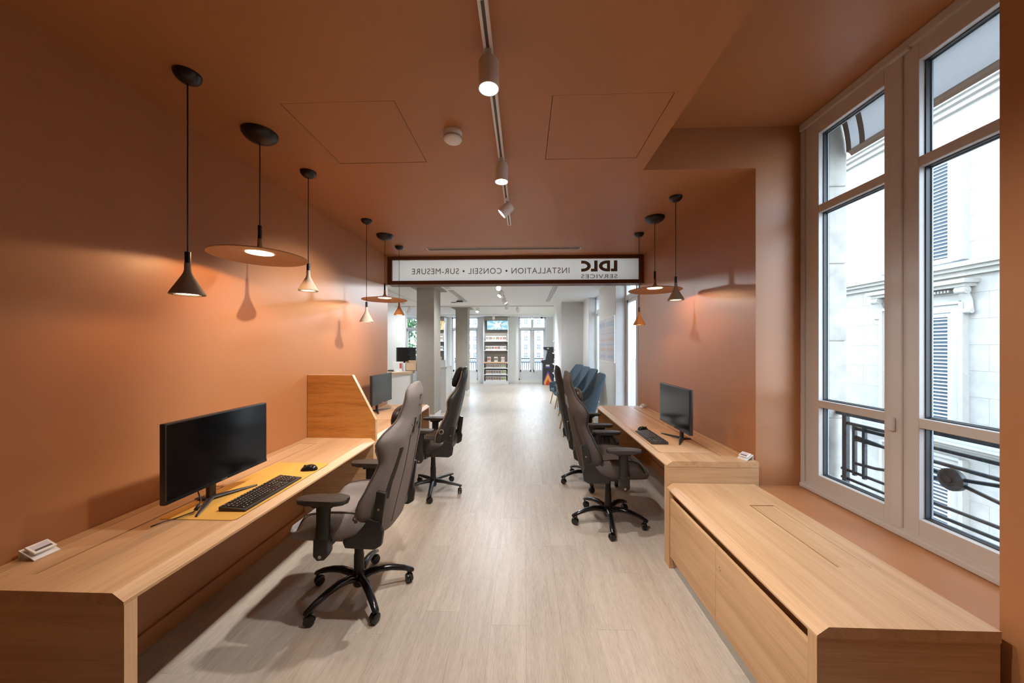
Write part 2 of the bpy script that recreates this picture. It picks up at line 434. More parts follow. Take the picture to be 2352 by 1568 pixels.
# outside wall of this house around the window (stone blocks with joints)
ext = struct_empty('wall_exterior')
for y0, y1 in ((2.605, 3.5), (.35, 1.25)):
    z = -1.2; k = 0
    while z < 5.5:
        box('stone_block', 'stone_reveal', ext, 2.075, 2.335, y0, y1, z + .004, z + .556, .006); z += .56; k += 1
box('stone_core', 'stone_reveal', ext, 2.07, 2.325, 2.615, 3.49, -1.2, 5.5); box('stone_core', 'stone_reveal', ext, 2.07, 2.325, .36, 1.24, -1.2, 5.5)
box('stone_sill', 'stone_reveal', ext, 2.075, 2.36, 1.25, 2.605, .44, .56, .01)
box('stone_apron', 'stone_reveal', ext, 2.075, 2.33, 1.25, 2.605, -1.2, .44)
boxes('stone_lintel', 'stone_trim', ext, [(2.075, 2.335, 1.25, 2.605, 3.215, 5.5), (2.075, 2.12, 1.25, 2.605, 3.185, 3.215), (2.16, 2.20, 1.25, 2.605, 3.19, 3.215)])
# fabric blind outside, at the top of the window
aw = thing('window_awning', 'white fabric awning valance with tan edging outside window top', 'awning', (2.29, 1.93, 3.2))
def curved_sheet(y0, y1, z0, z1, off, n=8, th=.004):
    bm = bmesh.new(); prof = []
    for i in range(n + 1):
        t = i / n; prof.append((off + .035 * math.sin(t * PI * .5), z1 + (z0 - z1) * t))
    poly = prof + [(a + th, b_) for a, b_ in prof[::-1]]
    bm_prism(bm, poly, 'y', y0, y1); return bm
obj('valance', curved_sheet(-.66, .665, -.235, -.01, 0), 'awning_white', aw)
obj('hem', curved_sheet(-.66, .667, -.262, -.233, .033, 2), 'awning_tan', aw)
for yy in (.63, .53):
    obj('tape', curved_sheet(yy, yy + .035, -.24, -.01, -.004, 8, .003), 'awning_tan', aw)
box('roller_box', 'stone_trim', aw, -.03, .035, -.665, .668, -.01, .012, .004)
# iron railing outside the window
rl = thing('window_railing', 'black wrought iron railing with round boss outside window', 'railing', (2.27, 1.93, .56))
def rtube(name, pts, r, par=rl, mat='iron_black'):
    bm = bmesh.new(); bm_tube(bm, pts, r, 8); return obj(name, bm, mat, par, True)
bm = bmesh.new(); bm_box(bm, -.022, .022, -.672, .672, .515, .545, .008); obj('top_rail', bm, 'iron_black', rl)
for zz in (.44, .365): rtube('rail', [(0, -.67, zz), (0, .54, zz)], .011)
for zz in (.135, .075): rtube('rail', [(0, -.67, zz), (0, .64, zz)], .010)
for s in (-1, 1):
    bm = bmesh.new(); bm_box(bm, -.015, .015, s * .61 - .015, s * .61 + .015, .0, .52, .003); obj('post', bm, 'iron_black', rl)
    for yy, z0, z1 in ((.545, .115, .465), (.475, .115, .465)):
        bm = bmesh.new(); bm_box(bm, -.010, .010, s * yy - .010, s * yy + .010, z0, z1, .002); obj('bar', bm, 'iron_black', rl)
    bm = bmesh.new(); bm_box(bm, -.009, .009, min(s * .60, s * .3), max(s * .60, s * .3), .455, .475, .002); obj('bar', bm, 'iron_black', rl)
    for za, zb in ((.385, .31), (.20, .28)):
        rtube('brace', [(0, s * .545, za), (0, s * .40, za - (.012 if za > .3 else -.012)), (0, s * .05, zb)], .010)
bm = bmesh.new(); bm_lathe(bm, [(0, -.022), (.045, -.022), (.058, -.012), (.058, .012), (.045, .022), (.034, .022), (.030, .017), (.018, .017), (.015, .024), (0, .024)], 28, M=Matrix.Translation((0, 0, .295)) @ Matrix.Rotation(-PI / 2, 4, 'Y'))
obj('boss', bm, 'iron_black', rl, 'auto')

# ------------------------------------------------------------------ house across the street
hx = 9.0
house = thing('stone_house', 'pale stone house with louvred shutters across the street', 'building', (hx, 8.2, -4.6))
Z0 = 4.6
box('wall', 'stone', house, .03, 6, -9, 14, 0, 16)
bm = bmesh.new(); bm_box(bm, -.0, .1, -.502, .502, 0, .520, .003, 1)
blk0 = None
zc = -3.1; k = 0
while zc < 8.6:
    y = -3.4 + (.25 if k % 2 else -.25)
    while y < 3.6:
        if blk0 is None: blk0 = obj('stone_block', bm, 'stone', house, loc=(0, y, zc + Z0))
        else: like(blk0, house, (0, y, zc + Z0))
        y += 1.006
    zc += .522; k += 1
for zb in (-.62, 3.0, 6.45):
    boxes('cornice', 'stone_trim', house, [(-.10, .05, -9, 9, zb + Z0, zb + Z0 + .10), (-.20, .05, -9, 9, zb + Z0 + .10, zb + Z0 + .17), (-.28, .05, -9, 9, zb + Z0 + .17, zb + Z0 + .24)])
    box('flashing', 'zinc', house, -.285, .05, -9, 9, zb + Z0 + .24, zb + Z0 + .262)
slat0 = None
for zb, zt in ((-4.3, -.95), (-.30, 2.28), (3.34, 5.55), (6.75, 9.0)):
    a, b_ = zb + Z0, zt + Z0
    boxes('window_surround', 'stone_trim', house, [(-.09, .05, -.76, -.60, a, b_ + .16), (-.09, .05, .60, .76, a, b_ + .16), (-.09, .05, -.60, .60, b_, b_ + .16)])
    boxes('surround_moulding', 'stone_trim', house, [(-.13, .05, -.83, -.76, a, b_ + .2), (-.13, .05, .76, .83, a, b_ + .2), (-.13, .05, -.76, .76, b_ + .16, b_ + .22)])
    for s in (-1, 1):
        lf = boxes('shutter', 'shutter_white', house, ring_boxes(-.05, -.01, min(s * .01, s * .59), max(s * .01, s * .59), a, b_, .075, .09, .1))
        c = s * .3
        box('shutter_back', 'shutter_gap', lf, -.018, -.012, c - .22, c + .22, a + .1, b_ - .09)
        z = a + .14
        while z < b_ - .12:
            if slat0 is None:
                bm = bmesh.new(); bm_box(bm, -.018, .018, -.222, .222, -.005, .005); slat0 = obj('slat', bm, 'shutter_white', lf, loc=(-.034, c, z), rot=(0, math.radians(-38), 0))
            else: like(slat0, lf, (-.034, c, z))
            z += .077
    if zb == -.30:
        boxes('hood', 'stone_trim', house, [(-.30, .05, -1.0, 1.0, b_ + .56, b_ + .64), (-.22, .05, -.95, .95, b_ + .49, b_ + .56)])
        for i in range(22):
            y = -.62 + i * .059
            box('dentil', 'stone_trim', house, -.15, .0, y, y + .03, b_ + .41, b_ + .46)
        for s in (-1, 1):
            bm = bmesh.new(); pts = []
            for i in range(15):
                t = i / 14; ang = t * 2 * PI * 1.05
                pts.append((-.04 - .16 * (1 - t) * (.7 + .3 * math.cos(t * 5)) , s * .86, b_ + .48 - .5 * t))
            bm_tube(bm, pts, [.085] * 15, 10, ry=[.055] * 15)
            bm_cyl(bm, (-.17, s * .86 - .085, b_ + .42), (-.17, s * .86 + .085, b_ + .42), .075, seg=18)
            bm_cyl(bm, (-.17, s * .86 - .095, b_ + .42), (-.17, s * .86 + .095, b_ + .42), .03, seg=12)
            bm_cyl(bm, (-.09, s * .86 - .09, b_ + .0), (-.09, s * .86 + .09, b_ + .0), .05, seg=14)
            obj('console', bm, 'stone_trim', house, 'auto')
gnd = boxes('street', 'asphalt', None, [(-60, 60, -30, 190, -4.75, -4.6)], True)

# ------------------------------------------------------------------ sign beam over the opening
sg = thing('sign_beam', 'dark brown beam with frosted sign panel lettered in mirror writing', 'sign', ((XL + XR) / 2, YE, 2.45))
sx = (XL + XR) / 2; hw = (XR - XL) / 2
boxes('beam_frame', 'terracotta_dark', sg, [(-hw, hw, -.0, .20, 0, .053), (-hw, hw, 0, .20, .355, .40), (-hw, -hw + .06, 0, .20, .053, .355), (hw - .06, hw, 0, .20, .053, .355)])
box('frosted_panel', 'frosted_glass', sg, -hw + .055, hw - .055, .03, .038, .05, .358)
boxes('glazing_bead', 'white_metal', sg, [(-hw + .06, hw - .06, .022, .03, .053, .058), (-hw + .06, hw - .06, .022, .03, .350, .355), (-hw + .06, -hw + .065, .022, .03, .053, .355), (hw - .065, hw - .06, .022, .03, .053, .355)])
def text_mesh(name, s, x_right, x_left, z0, z1, par, mat, y, mirror=True, spacing=1.0, bold=0.0):
    cu = bpy.data.curves.new(name, 'FONT'); cu.body = s; cu.extrude = 0.0; cu.space_character = spacing; cu.offset = bold; cu.resolution_u = 4
    to = bpy.data.objects.new(name + '_tmp', cu); COL.objects.link(to)
    bpy.context.view_layer.update()
    dg = bpy.context.evaluated_depsgraph_get()
    me = bpy.data.meshes.new_from_object(to.evaluated_get(dg)); bpy.data.objects.remove(to); 
    xs_ = [v.co.x for v in me.vertices]; ys_ = [v.co.y for v in me.vertices]
    mnx, mxx, mny, mxy = min(xs_), max(xs_), min(ys_), max(ys_)
    for v in me.vertices:
        u = (v.co.x - mnx) / (mxx - mnx); w = (v.co.y - mny) / (mxy - mny)
        v.co = (x_right + (x_left - x_right) * u if mirror else x_left + (x_right - x_left) * u, y, z0 + (z1 - z0) * w)
    me.materials.clear(); me.materials.append(MATS[mat]); me.name = name
    o = bpy.data.objects.new(name, me); COL.objects.link(o); o.parent = par
    return o
text_mesh('lettering', 'INSTALLATION \u2022 CONSEIL \u2022 SUR-MESURE', .64 - sx, -1.615 - sx, .15, .232, sg, 'sign_ink', .0285, spacing=1.12, bold=.0)
text_mesh('lettering', 'SERVICES', 1.312 - sx, .806 - sx, .077, .133, sg, 'sign_ink', .0285, spacing=1.15, bold=.0)
def logo():
    bm = bmesh.new(); W = .506; H = .155; x1 = 1.312 - sx; z0 = .172; y = .0285
    def poly(pts):
        bm.faces.new([bm.verts.new((x1 - u * W, y, z0 + v * H)) for u, v in pts])
    poly([(0, 0), (0, 1), (.095, 1), (.095, .26), (.18, .26), (.18, 0)])                 # L
    def bowl(cu, ru, rv, tu, tv, a0, a1, cv=.5):                                          # thick arc as quads
        n_ = 18
        for i in range(n_):
            A = a0 + (a1 - a0) * i / n_; B = a0 + (a1 - a0) * (i + 1) / n_
            poly([(cu + ru * math.cos(A), cv + rv * math.sin(A)), (cu + ru * math.cos(B), cv + rv * math.sin(B)), (cu + (ru - tu) * math.cos(B), cv + (rv - tv) * math.sin(B)), (cu + (ru - tu) * math.cos(A), cv + (rv - tv) * math.sin(A))])
    poly([(.20, 0), (.20, 1), (.285, 1), (.285, 0)])                                      # D
    bowl(.285, .225, .5, .10, .27, -PI / 2, PI / 2)
    poly([(.545, 0), (.545, 1), (.64, 1), (.64, .26), (.73, .26), (.73, 0)])              # L
    bowl(.95, .215, .5, .10, .27, PI / 2, 3 * PI / 2)                                     # C
    poly([(.949, .73), (.949, 1), (1, 1), (1, .73)]); poly([(.949, 0), (.949, .27), (1, .27), (1, 0)])
    return obj('logo', bm, 'sign_ink', sg)
logo()
# slot diffuser in the ceiling
vt = thing('ceiling_slot_vent', 'long white framed slot vent in terracotta ceiling by sign', 'air vent', (-.273, 4.572, ZC))
boxes('vent_frame', 'white_metal', vt, [(-1.012, 1.012, -.062, -.052, -.006, .001), (-1.012, 1.012, .052, .062, -.006, .001), (-1.012, -1.0, -.052, .052, -.006, .001), (1.0, 1.012, -.052, .052, -.006, .001)])
box('vent_back', 'track_groove', vt, -1.0, 1.0, -.052, .052, -.002, .001)
for yy in (-.018, .018): box('slat', 'lamp_taupe', vt, -1.0, 1.0, yy - .006, yy + .006, -.007, -.002)

# smoke detector
sd = thing('smoke_detector', 'round white smoke detector on terracotta ceiling', 'smoke detector', (-.43, 2.085, ZC))
bm = bmesh.new(); bm_lathe(bm, [(0, 0), (.056, 0), (.056, -.02), (.054, -.023), (.054, -.026), (.056, -.028), (.055, -.042), (.048, -.052), (.03, -.058), (0, -.06)], 36)
obj('housing', bm, 'white_plastic', sd, 'auto')
for zz, r in ((-.034, .0566), (-.0385, .0562)):
    bm = bmesh.new(); bm_lathe(bm, [(r, zz - .001), (r + .0003, zz), (r, zz + .001)], 36); obj('grille_line', bm, 'track_groove', sd)

# ------------------------------------------------------------------ track lights
tk = thing('ceiling_track', 'white lighting track with dark groove on terracotta ceiling', 'light track', (-.153, .6, ZC))
L0, L1 = -2.6, 3.015
boxes('rail', 'white_metal', tk, [(-.019, -.007, L0, L1, -.032, 0), (.007, .019, L0, L1, -.032, 0), (-.007, .007, L0, L1, -.004, 0), (-.019, .019, L1 - .006, L1, -.032, 0)])
box('groove', 'track_groove', tk, -.007, .007, L0, L1 - .006, -.028, -.004)
NEUTRAL = (1.0, 0.945, 0.88)
def track_spot(label, y, target, energy, ang, blend, r=.045, h=.125, z_top=2.812):
    t = thing('track_spotlight', label, 'spotlight', (-.153, y, z_top), 0, 'white cylinder spotlights on the ceiling track')
    box('adapter', 'white_metal', t, -.016, .016, -.035, .035, -.004, .012, .003)
    d = (Vector(target) - Vector((-.153, y, z_top - .07))).normalized()
    M = Matrix.Translation((0, 0, -.012 - (.065 if d.z < -.9 else .065))) @ d.to_track_quat('Z', 'Y').to_matrix().to_4x4()
    bm = bmesh.new()
    bm_lathe(bm, [(0, -h / 2), (r * .8, -h / 2), (r, -h / 2 + .012), (r, h / 2), (r - .004, h / 2), (r - .005, h / 2 - .012), (0, h / 2 - .012)], 32, M=M)
    obj('lamp_body', bm, 'white_metal', t, 'auto')
    bm = bmesh.new(); bm_lathe(bm, [(0, h / 2 - .009), (r - .006, h / 2 - .009)], 32, M=M); obj('lens', bm, 'led_neutral', t)
    bm = bmesh.new(); bm_cyl(bm, (0, 0, 0), M @ Vector((0, 0, -h / 2 + .02)) if d.z > -.9 else (0, 0, -.012), .009, seg=10); obj('stem', bm, 'white_metal', t)
    p = M @ Vector((0, 0, h / 2 + .004)); wp = Vector((-.153, y, z_top)) + p
    spot('spot_lamp', p, p + d, energy, NEUTRAL, ang, blend, .03, t)
    return t
track_spot('white cylinder spotlight pointing straight down, beside the smoke detector', 2.35, (-.153, 2.35, 0), 105, 115, .8)
track_spot('white cylinder spotlight pointing straight down, level with the dark funnel pendant', 1.5, (-.153, 1.5, 0), 105, 115, .8)
track_spot('white cylinder spotlight tilted towards the terracotta wall opposite the window', 2.98, (-1.96, 3.06, 1.10), 195, 74, .6, h=.11)
track_spot('white cylinder spotlight tilted towards the bench and window', 1.08, (1.60, 1.45, .58), 88, 86, .9, h=.11)

# ------------------------------------------------------------------ pendant lamps
WARM = (1.0, 0.59, 0.30)
def canopy(t, r, h, top):
    bm = bmesh.new(); prof = [(0, top - h)] + [(r * math.sin(a), top - h * math.cos(a)) for a in [PI / 2 * i / 8 for i in range(1, 9)]] + [(0, top)]
    bm_lathe(bm, prof, 28); obj('ceiling_rose', bm, 'lamp_black', t, 'auto')
def cone_pendant(x, y, zb, mat, label, watts=3.2):
    t = thing('cone_pendant_lamp', label, 'pendant lamp', (x, y, zb), 0, 'small funnel pendant lamps')
    top = ZC - zb
    canopy(t, .055, .046, top)
    bm = bmesh.new(); bm_cyl(bm, (0, 0, .2), (0, 0, top - .03), .0028, seg=8); obj('cord', bm, 'lamp_black', t, True)
    bm = bmesh.new(); bm_cyl(bm, (0, 0, .143), (0, 0, .203), .0115, seg=20); obj('sleeve', bm, 'lamp_black', t, 'auto')
    bm = bmesh.new()
    bm_lathe(bm, [(0, .15), (.0125, .15), (.0128, .118), (.016, .104), (.022, .09), (.066, .008), (.068, .003), (.066, 0), (.05, 0), (.046, .006), (.046, .02), (0, .02)], 36)
    obj('shade', bm, mat, t, 'auto')
    bm = bmesh.new(); bm_lathe(bm, [(0, .005), (.0455, .005)], 28); obj('diffuser', bm, 'led_warm', t)
    spot('pendant_bulb', (0, 0, -.004), (0, 0, -1), watts, WARM, 165, .35, .03, t)
    return t
def disc_pendant(x, y, zb, label, watts=12):
    t = thing('disc_pendant_lamp', label, 'pendant lamp', (x, y, zb), 0, 'flat disc pendant lamps')
    top = ZC - zb
    canopy(t, .095, .062, top)
    bm = bmesh.new(); bm_cyl(bm, (0, 0, .19), (0, 0, top - .04), .0028, seg=8); obj('cord', bm, 'lamp_black', t, True)
    bm = bmesh.new(); bm_cyl(bm, (0, 0, .105), (0, 0, .19), .0105, seg=20); obj('sleeve', bm, 'lamp_black', t, 'auto')
    bm = bmesh.new()
    bm_lathe(bm, [(0, .11), (.012, .11), (.0125, .075), (.017, .055), (.035, .043), (.10, .032), (.25, .004), (.252, 0), (.249, -.002), (.10, .018), (.085, .026), (.073, .026), (.073, .034), (0, .034)], 64)
    obj('disc_shade', bm, 'lamp_disc', t, 'auto')
    bm = bmesh.new(); bm_lathe(bm, [(0, .024), (.072, .024)], 36); obj('diffuser', bm, 'led_warm', t)
    spot('pendant_bulb', (0, 0, .012), (0, 0, -1), watts, WARM, 165, .08, .03, t)
    return t
cone_pendant(-1.592, 1.594, 1.805, 'lamp_concrete', 'dark grey concrete funnel pendant lamp over the yellow-mat desk')
disc_pendant(-1.594, 2.047, 2.10, 'wide terracotta disc pendant lamp over the yellow desk mat')
cone_pendant(-1.594, 2.519, 1.972, 'lamp_beige', 'beige funnel pendant lamp just before the oak desk partition')
cone_pendant(-1.604, 3.492, 1.812, 'lamp_ivory', 'ivory funnel pendant lamp just beyond the oak desk partition')
disc_pendant(-1.612, 3.977, 2.10, 'wide terracotta disc pendant lamp over the desk beyond the partition')
cone_pendant(-1.609, 4.433, 1.968, 'lamp_orange', 'orange funnel pendant lamp over the desk beyond the partition')
cone_pendant(1.304, 3.047, 1.960, 'lamp_taupe', 'taupe funnel pendant lamp over the monitor on window-wall desk')
disc_pendant(1.302, 3.522, 2.12, 'wide terracotta disc pendant lamp over the window-wall desk')
cone_pendant(1.309, 4.017, 1.808, 'lamp_orange', 'orange funnel pendant lamp over the opening end of window-wall desk')

# ------------------------------------------------------------------ desks
def desk(label, xw, s, xf, y0, y1, lids, near_panel=True, far_panel=True, group='oak veneer desks along the walls'):
    """xw wall x, xf front x, s = direction from the wall into the room"""
    t = thing('oak_desk', label, 'desk', ((xw + xf) / 2, (y0 + y1) / 2, 0), 0, group)
    cx, cy = t.location.x, t.location.y
    W = xw + s * .004
    a, b_ = y0 - cy, y1 - cy
    lx0, lx1 = W + s * .055, W + s * .186            # lid opening from the wall
    gapx = lx1 + s * .012
    bm = bmesh.new()
    poly = [(gapx - cx, .74), (xf - s * .040 - cx, .74), (xf - cx, .711), (xf - cx, .70), (gapx - cx, .70)]
    bm_prism(bm, poly, 'y', a, b_)
    def add(xa, xb, ya, yb): bm_box(bm, min(xa, xb) - cx, max(xa, xb) - cx, ya, yb, .70, .74)
    add(W, lx0 - s * .002, a, b_)
    ys = [a]
    for l0, l1 in lids: ys += [l0 - cy, l1 - cy]
    ys.append(b_)
    for i in range(0, len(ys), 2): add(lx0 - s * .002, gapx, ys[i], ys[i + 1])
    obj('desk_top', bm, 'oak_y', t)
    for l0, l1 in lids:
        box('cable_lid', 'oak_y', t, min(lx0, lx1) - cx, max(lx0, lx1) - cx, l0 - cy + .002, l1 - cy - .002, .722, .7388)
        box('cable_tray', 'black_soft', t, min(lx0, gapx) - cx, max(lx0, gapx) - cx, l0 - cy, l1 - cy, .56, .61)
    def panel(ya, yb):
        bm = bmesh.new(); bm_box(bm, min(W, xf - s * .003) - cx, max(W, xf - s * .003) - cx, ya, yb, 0, .699, .001, 1)
        o = obj('side_panel', bm, 'oak_x', t)
        box('edge_band', 'oak_z', o, min(xf - s * .004, xf - s * .0005) - cx, max(xf - s * .004, xf - s * .0005) - cx, ya, yb, 0, .699)
    if near_panel: panel(a + .002, a + .042)
    if far_panel: panel(b_ - .042, b_ - .002)
    return t
desk('oak desk carrying the yellow mat, in front of the partition', XL, 1, -1.331, 1.112, 3.074, [(1.195, 1.985), (2.02, 2.90)])
desk('oak desk with a monitor beyond the partition, near the opening', XL, 1, -1.340, 3.116, 4.90, [(3.24, 3.98), (4.02, 4.78)])
desk('long oak desk beside the window wall, higher than the bench', XR, -1, 1.021, 2.534, 4.90, [(2.67, 3.66), (3.70, 4.74)])
bm = bmesh.new()
bm_prism(bm, [(XL + .003, .0), (XL + .003, 1.302), (-1.545, 1.302), (-1.335, .905), (-1.335, 0)], 'y', 3.076, 3.114)
pt = thing('desk_partition', 'upright oak divider panel with a cut corner between two desks', 'partition', (0, 0, 0))
obj('panel', bm, 'oak_lamplit_x', pt)
bm = bmesh.new()
bm_prism(bm, [(XL + .003, 1.302), (-1.545, 1.302), (-1.335, .905), (-1.335, 0), (-1.332, 0), (-1.332, .906), (-1.543, 1.305), (XL + .003, 1.305)], 'y', 3.0755, 3.1145)
obj('edge_band', bm, 'oak_y', pt)

# low bench cabinet under the window
bc = thing('bench_cabinet', 'low oak bench cabinet with two flap doors below the window', 'cabinet', (1.325, 1.895, 0))
cx, cy = 1.325, 1.895
bm = bmesh.new()
bx0, bx1, by0, by1 = 1.019, 1.632, 1.249, 2.531
lx0, lx1, ly0, ly1 = 1.384, 1.532, 1.59, 2.197
def bt(xa, xb, ya, yb): bm_box(bm, xa - cx, xb - cx, ya - cy, yb - cy, .546, .585)
bm_prism(bm, [(bx0 - cx, .546), (bx0 - cx, .555), (bx0 + .04 - cx, .585), (lx0 - cx, .585), (lx0 - cx, .546)], 'y', by0 - cy, by1 - cy)
bt(lx1, bx1, by0, by1); bt(lx0, lx1, by0, ly0); bt(lx0, lx1, ly1, by1)
obj('bench_top', bm, 'oak_y', bc)
box('cable_lid', 'oak_y', bc, lx0 + .011 - cx, lx1 - .002 - cx, ly0 + .001 - cy, ly1 - .009 - cy, .566, .5835)
box('cable_tray', 'black_soft', bc, lx0 - cx, lx1 - cx, ly0 - cy, ly1 - cy, .46, .50)
for ya, yb in ((by0 + .002, by0 + .042), (by1 - .042, by1 - .002)):
    o = box('side_panel', 'oak_x', bc, bx0 + .004 - cx, bx1 - .002 - cx, ya - cy, yb - cy, 0, .5455)
    box('edge_band', 'oak_z', o, bx0 + .001 - cx, bx0 + .0045 - cx, ya - cy, yb - cy, 0, .5455)
for ya, yb in ((1.293, 1.9045), (1.9065, 2.487)):
    d = box('door', 'oak_y', bc, 1.026 - cx, 1.045 - cx, ya - cy, yb - cy, .085, .492, .0015)
for zz in (.388, .40):
    bm = bmesh.new(); bm_cyl(bm, (1.0255 - cx, 1.862 - cy + (zz - .39) * .6, zz), (1.03 - cx, 1.862 - cy + (zz - .39) * .6, zz), .0035, seg=10); obj('keyhole', bm, 'black_plastic', bc)
box('body', 'oak_y', bc, 1.075 - cx, bx1 - .004 - cx, by0 + .042 - cy, by1 - .042 - cy, .085, .455)
box('rear_rail', 'oak_y', bc, 1.085 - cx, 1.10 - cx, by0 + .042 - cy, by1 - .042 - cy, .455, .546)
box('plinth', 'steel', bc, 1.05 - cx, 1.60 - cx, by0 + .043 - cy, by1 - .043 - cy, 0, .084)

# ------------------------------------------------------------------ desk equipment
def monitor(label, x, y, rotz, cable=False):
    """faces local -y... built facing +y then turned"""
    t = thing('monitor', label, 'monitor', (x, y, .7434), rotz, 'black monitors on the desks')
    W, H, zb = .614, .366, .105
    bm = bmesh.new(); bm_box(bm, -W / 2, W / 2, -.028, 0, zb, zb + H, .004); bm_box(bm, -W * .33, W * .33, -.05, -.026, zb + .05, zb + H * .75, .012)
    obj('casing', bm, 'black_plastic', t, 'auto')
    box('screen', 'screen_black', t, -W / 2 + .007, W / 2 - .007, -.001, .0012, zb + .018, zb + H - .007)
    box('bezel', 'black_gloss', t, -W / 2 + .002, W / 2 - .002, -.001, .002, zb + .002, zb + .017, .001)
    box('badge', 'steel', t, -.018, .018, .001, .0026, zb + .0065, zb + .0115)
    bm = bmesh.new(); bm_box(bm, -.022, .022, -.085, -.062, .006, zb + .16, .006); bm_box(bm, -.022, .022, -.07, -.04, zb + .10, zb + .16, .004); obj('neck', bm, 'black_plastic', t, 'auto')
    ft = bmesh.new()
    for sx_ in (-1, 1):
        bm_tube(ft, [(0, -.075, .012), (sx_ * .09, -.022, .010), (sx_ * .19, .03, .005)], [.020, .013, .005], 8, ry=[.010, .007, .004])
    bm_tube(ft, [(0, -.07, .011), (0, -.15, .006)], [.022, .016], 8, ry=[.010, .005])
    obj('foot', ft, 'black_plastic', t, 'auto')
    if cable:
        bm = bmesh.new(); pts = [(.10, -.045, zb + .05), (.11, -.04, .09), (.125, -.01, .055), (.145, .0, .03), (.165, -.01, .012), (.21, -.05, .004), (.25, -.075, .004), (.29, -.085, .004)]
        bm_tube(bm, pts, .003, 8); c = obj('cable', bm, 'black_plastic', t, True)
        bm = bmesh.new(); bm_tube(bm, [(.139, -.003, .037), (.158, -.006, .018)], .009, 10); obj('ferrite', bm, 'black_plastic', c, True)
    return t
monitor('wide black monitor standing on the yellow desk mat', -1.600, 1.805, -PI / 2, cable=True)
monitor('black monitor beside the taupe pendant, over tan mat on window-wall desk', 1.318, 3.13, PI / 2)
monitor('black monitor on the desk beyond the partition', -1.795, 4.36, -PI / 2)

def mat_pad(label, matname, x0, x1, y0, y1):
    bm = bmesh.new(); r = .02; pts = []
    for cx_, cy_, a0 in ((x1 - r, y1 - r, 0), (x0 + r, y1 - r, PI / 2), (x0 + r, y0 + r, PI), (x1 - r, y0 + r, 1.5 * PI)):
        for i in range(7): pts.append((cx_ + r * math.cos(a0 + i * PI / 12), cy_ + r * math.sin(a0 + i * PI / 12)))
    mx_, my_ = (x0 + x1) / 2, (y0 + y1) / 2
    bm_prism(bm, [(a - mx_, b_ - my_) for a, b_ in pts], 'z', 0, .0028)
    o = obj('desk_mat', bm, matname, loc=(mx_, my_, .7402))
    return tag(o, label, 'desk mat')
mat_pad('yellow desk mat lying on the oak desk', 'yellow_mat', -1.742, -1.366, 1.595, 2.40)
mat_pad('tan leather-like desk mat under keyboard on window-wall desk', 'tan_mat', 1.052, 1.440, 2.735, 3.52)
mat_pad('tan desk mat on the desk beyond the partition', 'tan_mat', -1.76, -1.376, 3.86, 4.66)

def keyboard(label, x, y, rotz, separate):
    t = thing('keyboard', label, 'keyboard', (x, y, .7435), rotz)
    L, D = .438, .138
    bm = bmesh.new(); bm_prism(bm, [(-D / 2, 0), (D / 2, 0), (D / 2, .022), (-D / 2, .010)], 'x', -L / 2, L / 2, .003)
    # polygon is (y,z)
    obj('case', bm, 'black_soft', t, 'auto')
    u = .019
    def top_z(yy): return .010 + (yy + D / 2) / D * .012
    keys = []
    rows = [(.054, [(1, 0), (1, 2), (1, 3), (1, 4), (1, 5), (1, 6.5), (1, 7.5), (1, 8.5), (1, 9.5), (1, 11), (1, 12), (1, 13), (1, 14), (1, 15.4), (1, 16.4), (1, 17.4)]),
            (.030, [(1, i) for i in range(13)] + [(2, 13), (1, 15.4), (1, 16.4), (1, 17.4), (1, 18.7), (1, 19.7), (1, 20.7), (1, 21.7)]),
            (.011, [(1.5, 0)] + [(1, 1.5 + i) for i in range(12)] + [(1.5, 13.5), (1, 15.4), (1, 16.4), (1, 17.4), (1, 18.7), (1, 19.7), (1, 20.7), (1, 21.7)]),
            (-.008, [(1.75, 0)] + [(1, 1.75 + i) for i in range(11)] + [(2.25, 12.75), (1, 18.7), (1, 19.7), (1, 20.7)]),
            (-.027, [(2.25, 0)] + [(1, 2.25 + i) for i in range(10)] + [(2.75, 12.25), (1, 16.4), (1, 18.7), (1, 19.7), (1, 20.7), (1, 21.7)]),
            (-.046, [(1.25, 0), (1.25, 1.25), (1.25, 2.5), (6.25, 3.75), (1.25, 10), (1.25, 11.25), (1.25, 12.5), (1.25, 13.75), (1, 15.4), (1, 16.4), (1, 17.4), (2, 18.7), (1, 20.7)])]
    cache = {}; allbm = bmesh.new(); legend = bmesh.new()
    sc_ = (L - .022) / (22.7 * u)
    for yy, ks in rows:
        for w, p in ks:
            kx = -L / 2 + .011 + (p + w / 2) * u * sc_; kz = top_z(yy)
            hw_ = w * u * sc_ / 2 - .0012
            if separate:
                if w not in cache:
                    b_ = bmesh.new(); bm_prism(b_, [(-hw_, -.0078), (hw_, -.0078), (hw_, .0078), (-hw_, .0078)], 'z', -.001, .0035); cache[w] = obj('key', b_, 'key_black', t, loc=(kx, yy, kz)); 
                else: like(cache[w], t, (kx, yy, kz))
            else: bm_box(allbm, kx - hw_, kx + hw_, yy - .0078, yy + .0078, kz - .001, kz + .0035)
            if w < 2: bm_box(legend, kx - .0030, kx + .0018, yy + .0005, yy + .0042, kz + .0030, kz + .0038)
    if not separate:
        ko = obj('keys', allbm, 'key_black', t); ko['kind'] = 'stuff'
    else: allbm.free()
    lo = obj('key_legends', legend, 'key_legend', t); lo['kind'] = 'stuff'
    return t
keyboard('black full-size keyboard on the yellow mat', -1.448, 1.895, PI / 2, True)
keyboard('black full-size keyboard on the tan mat', 1.135, 3.17, -PI / 2, False)

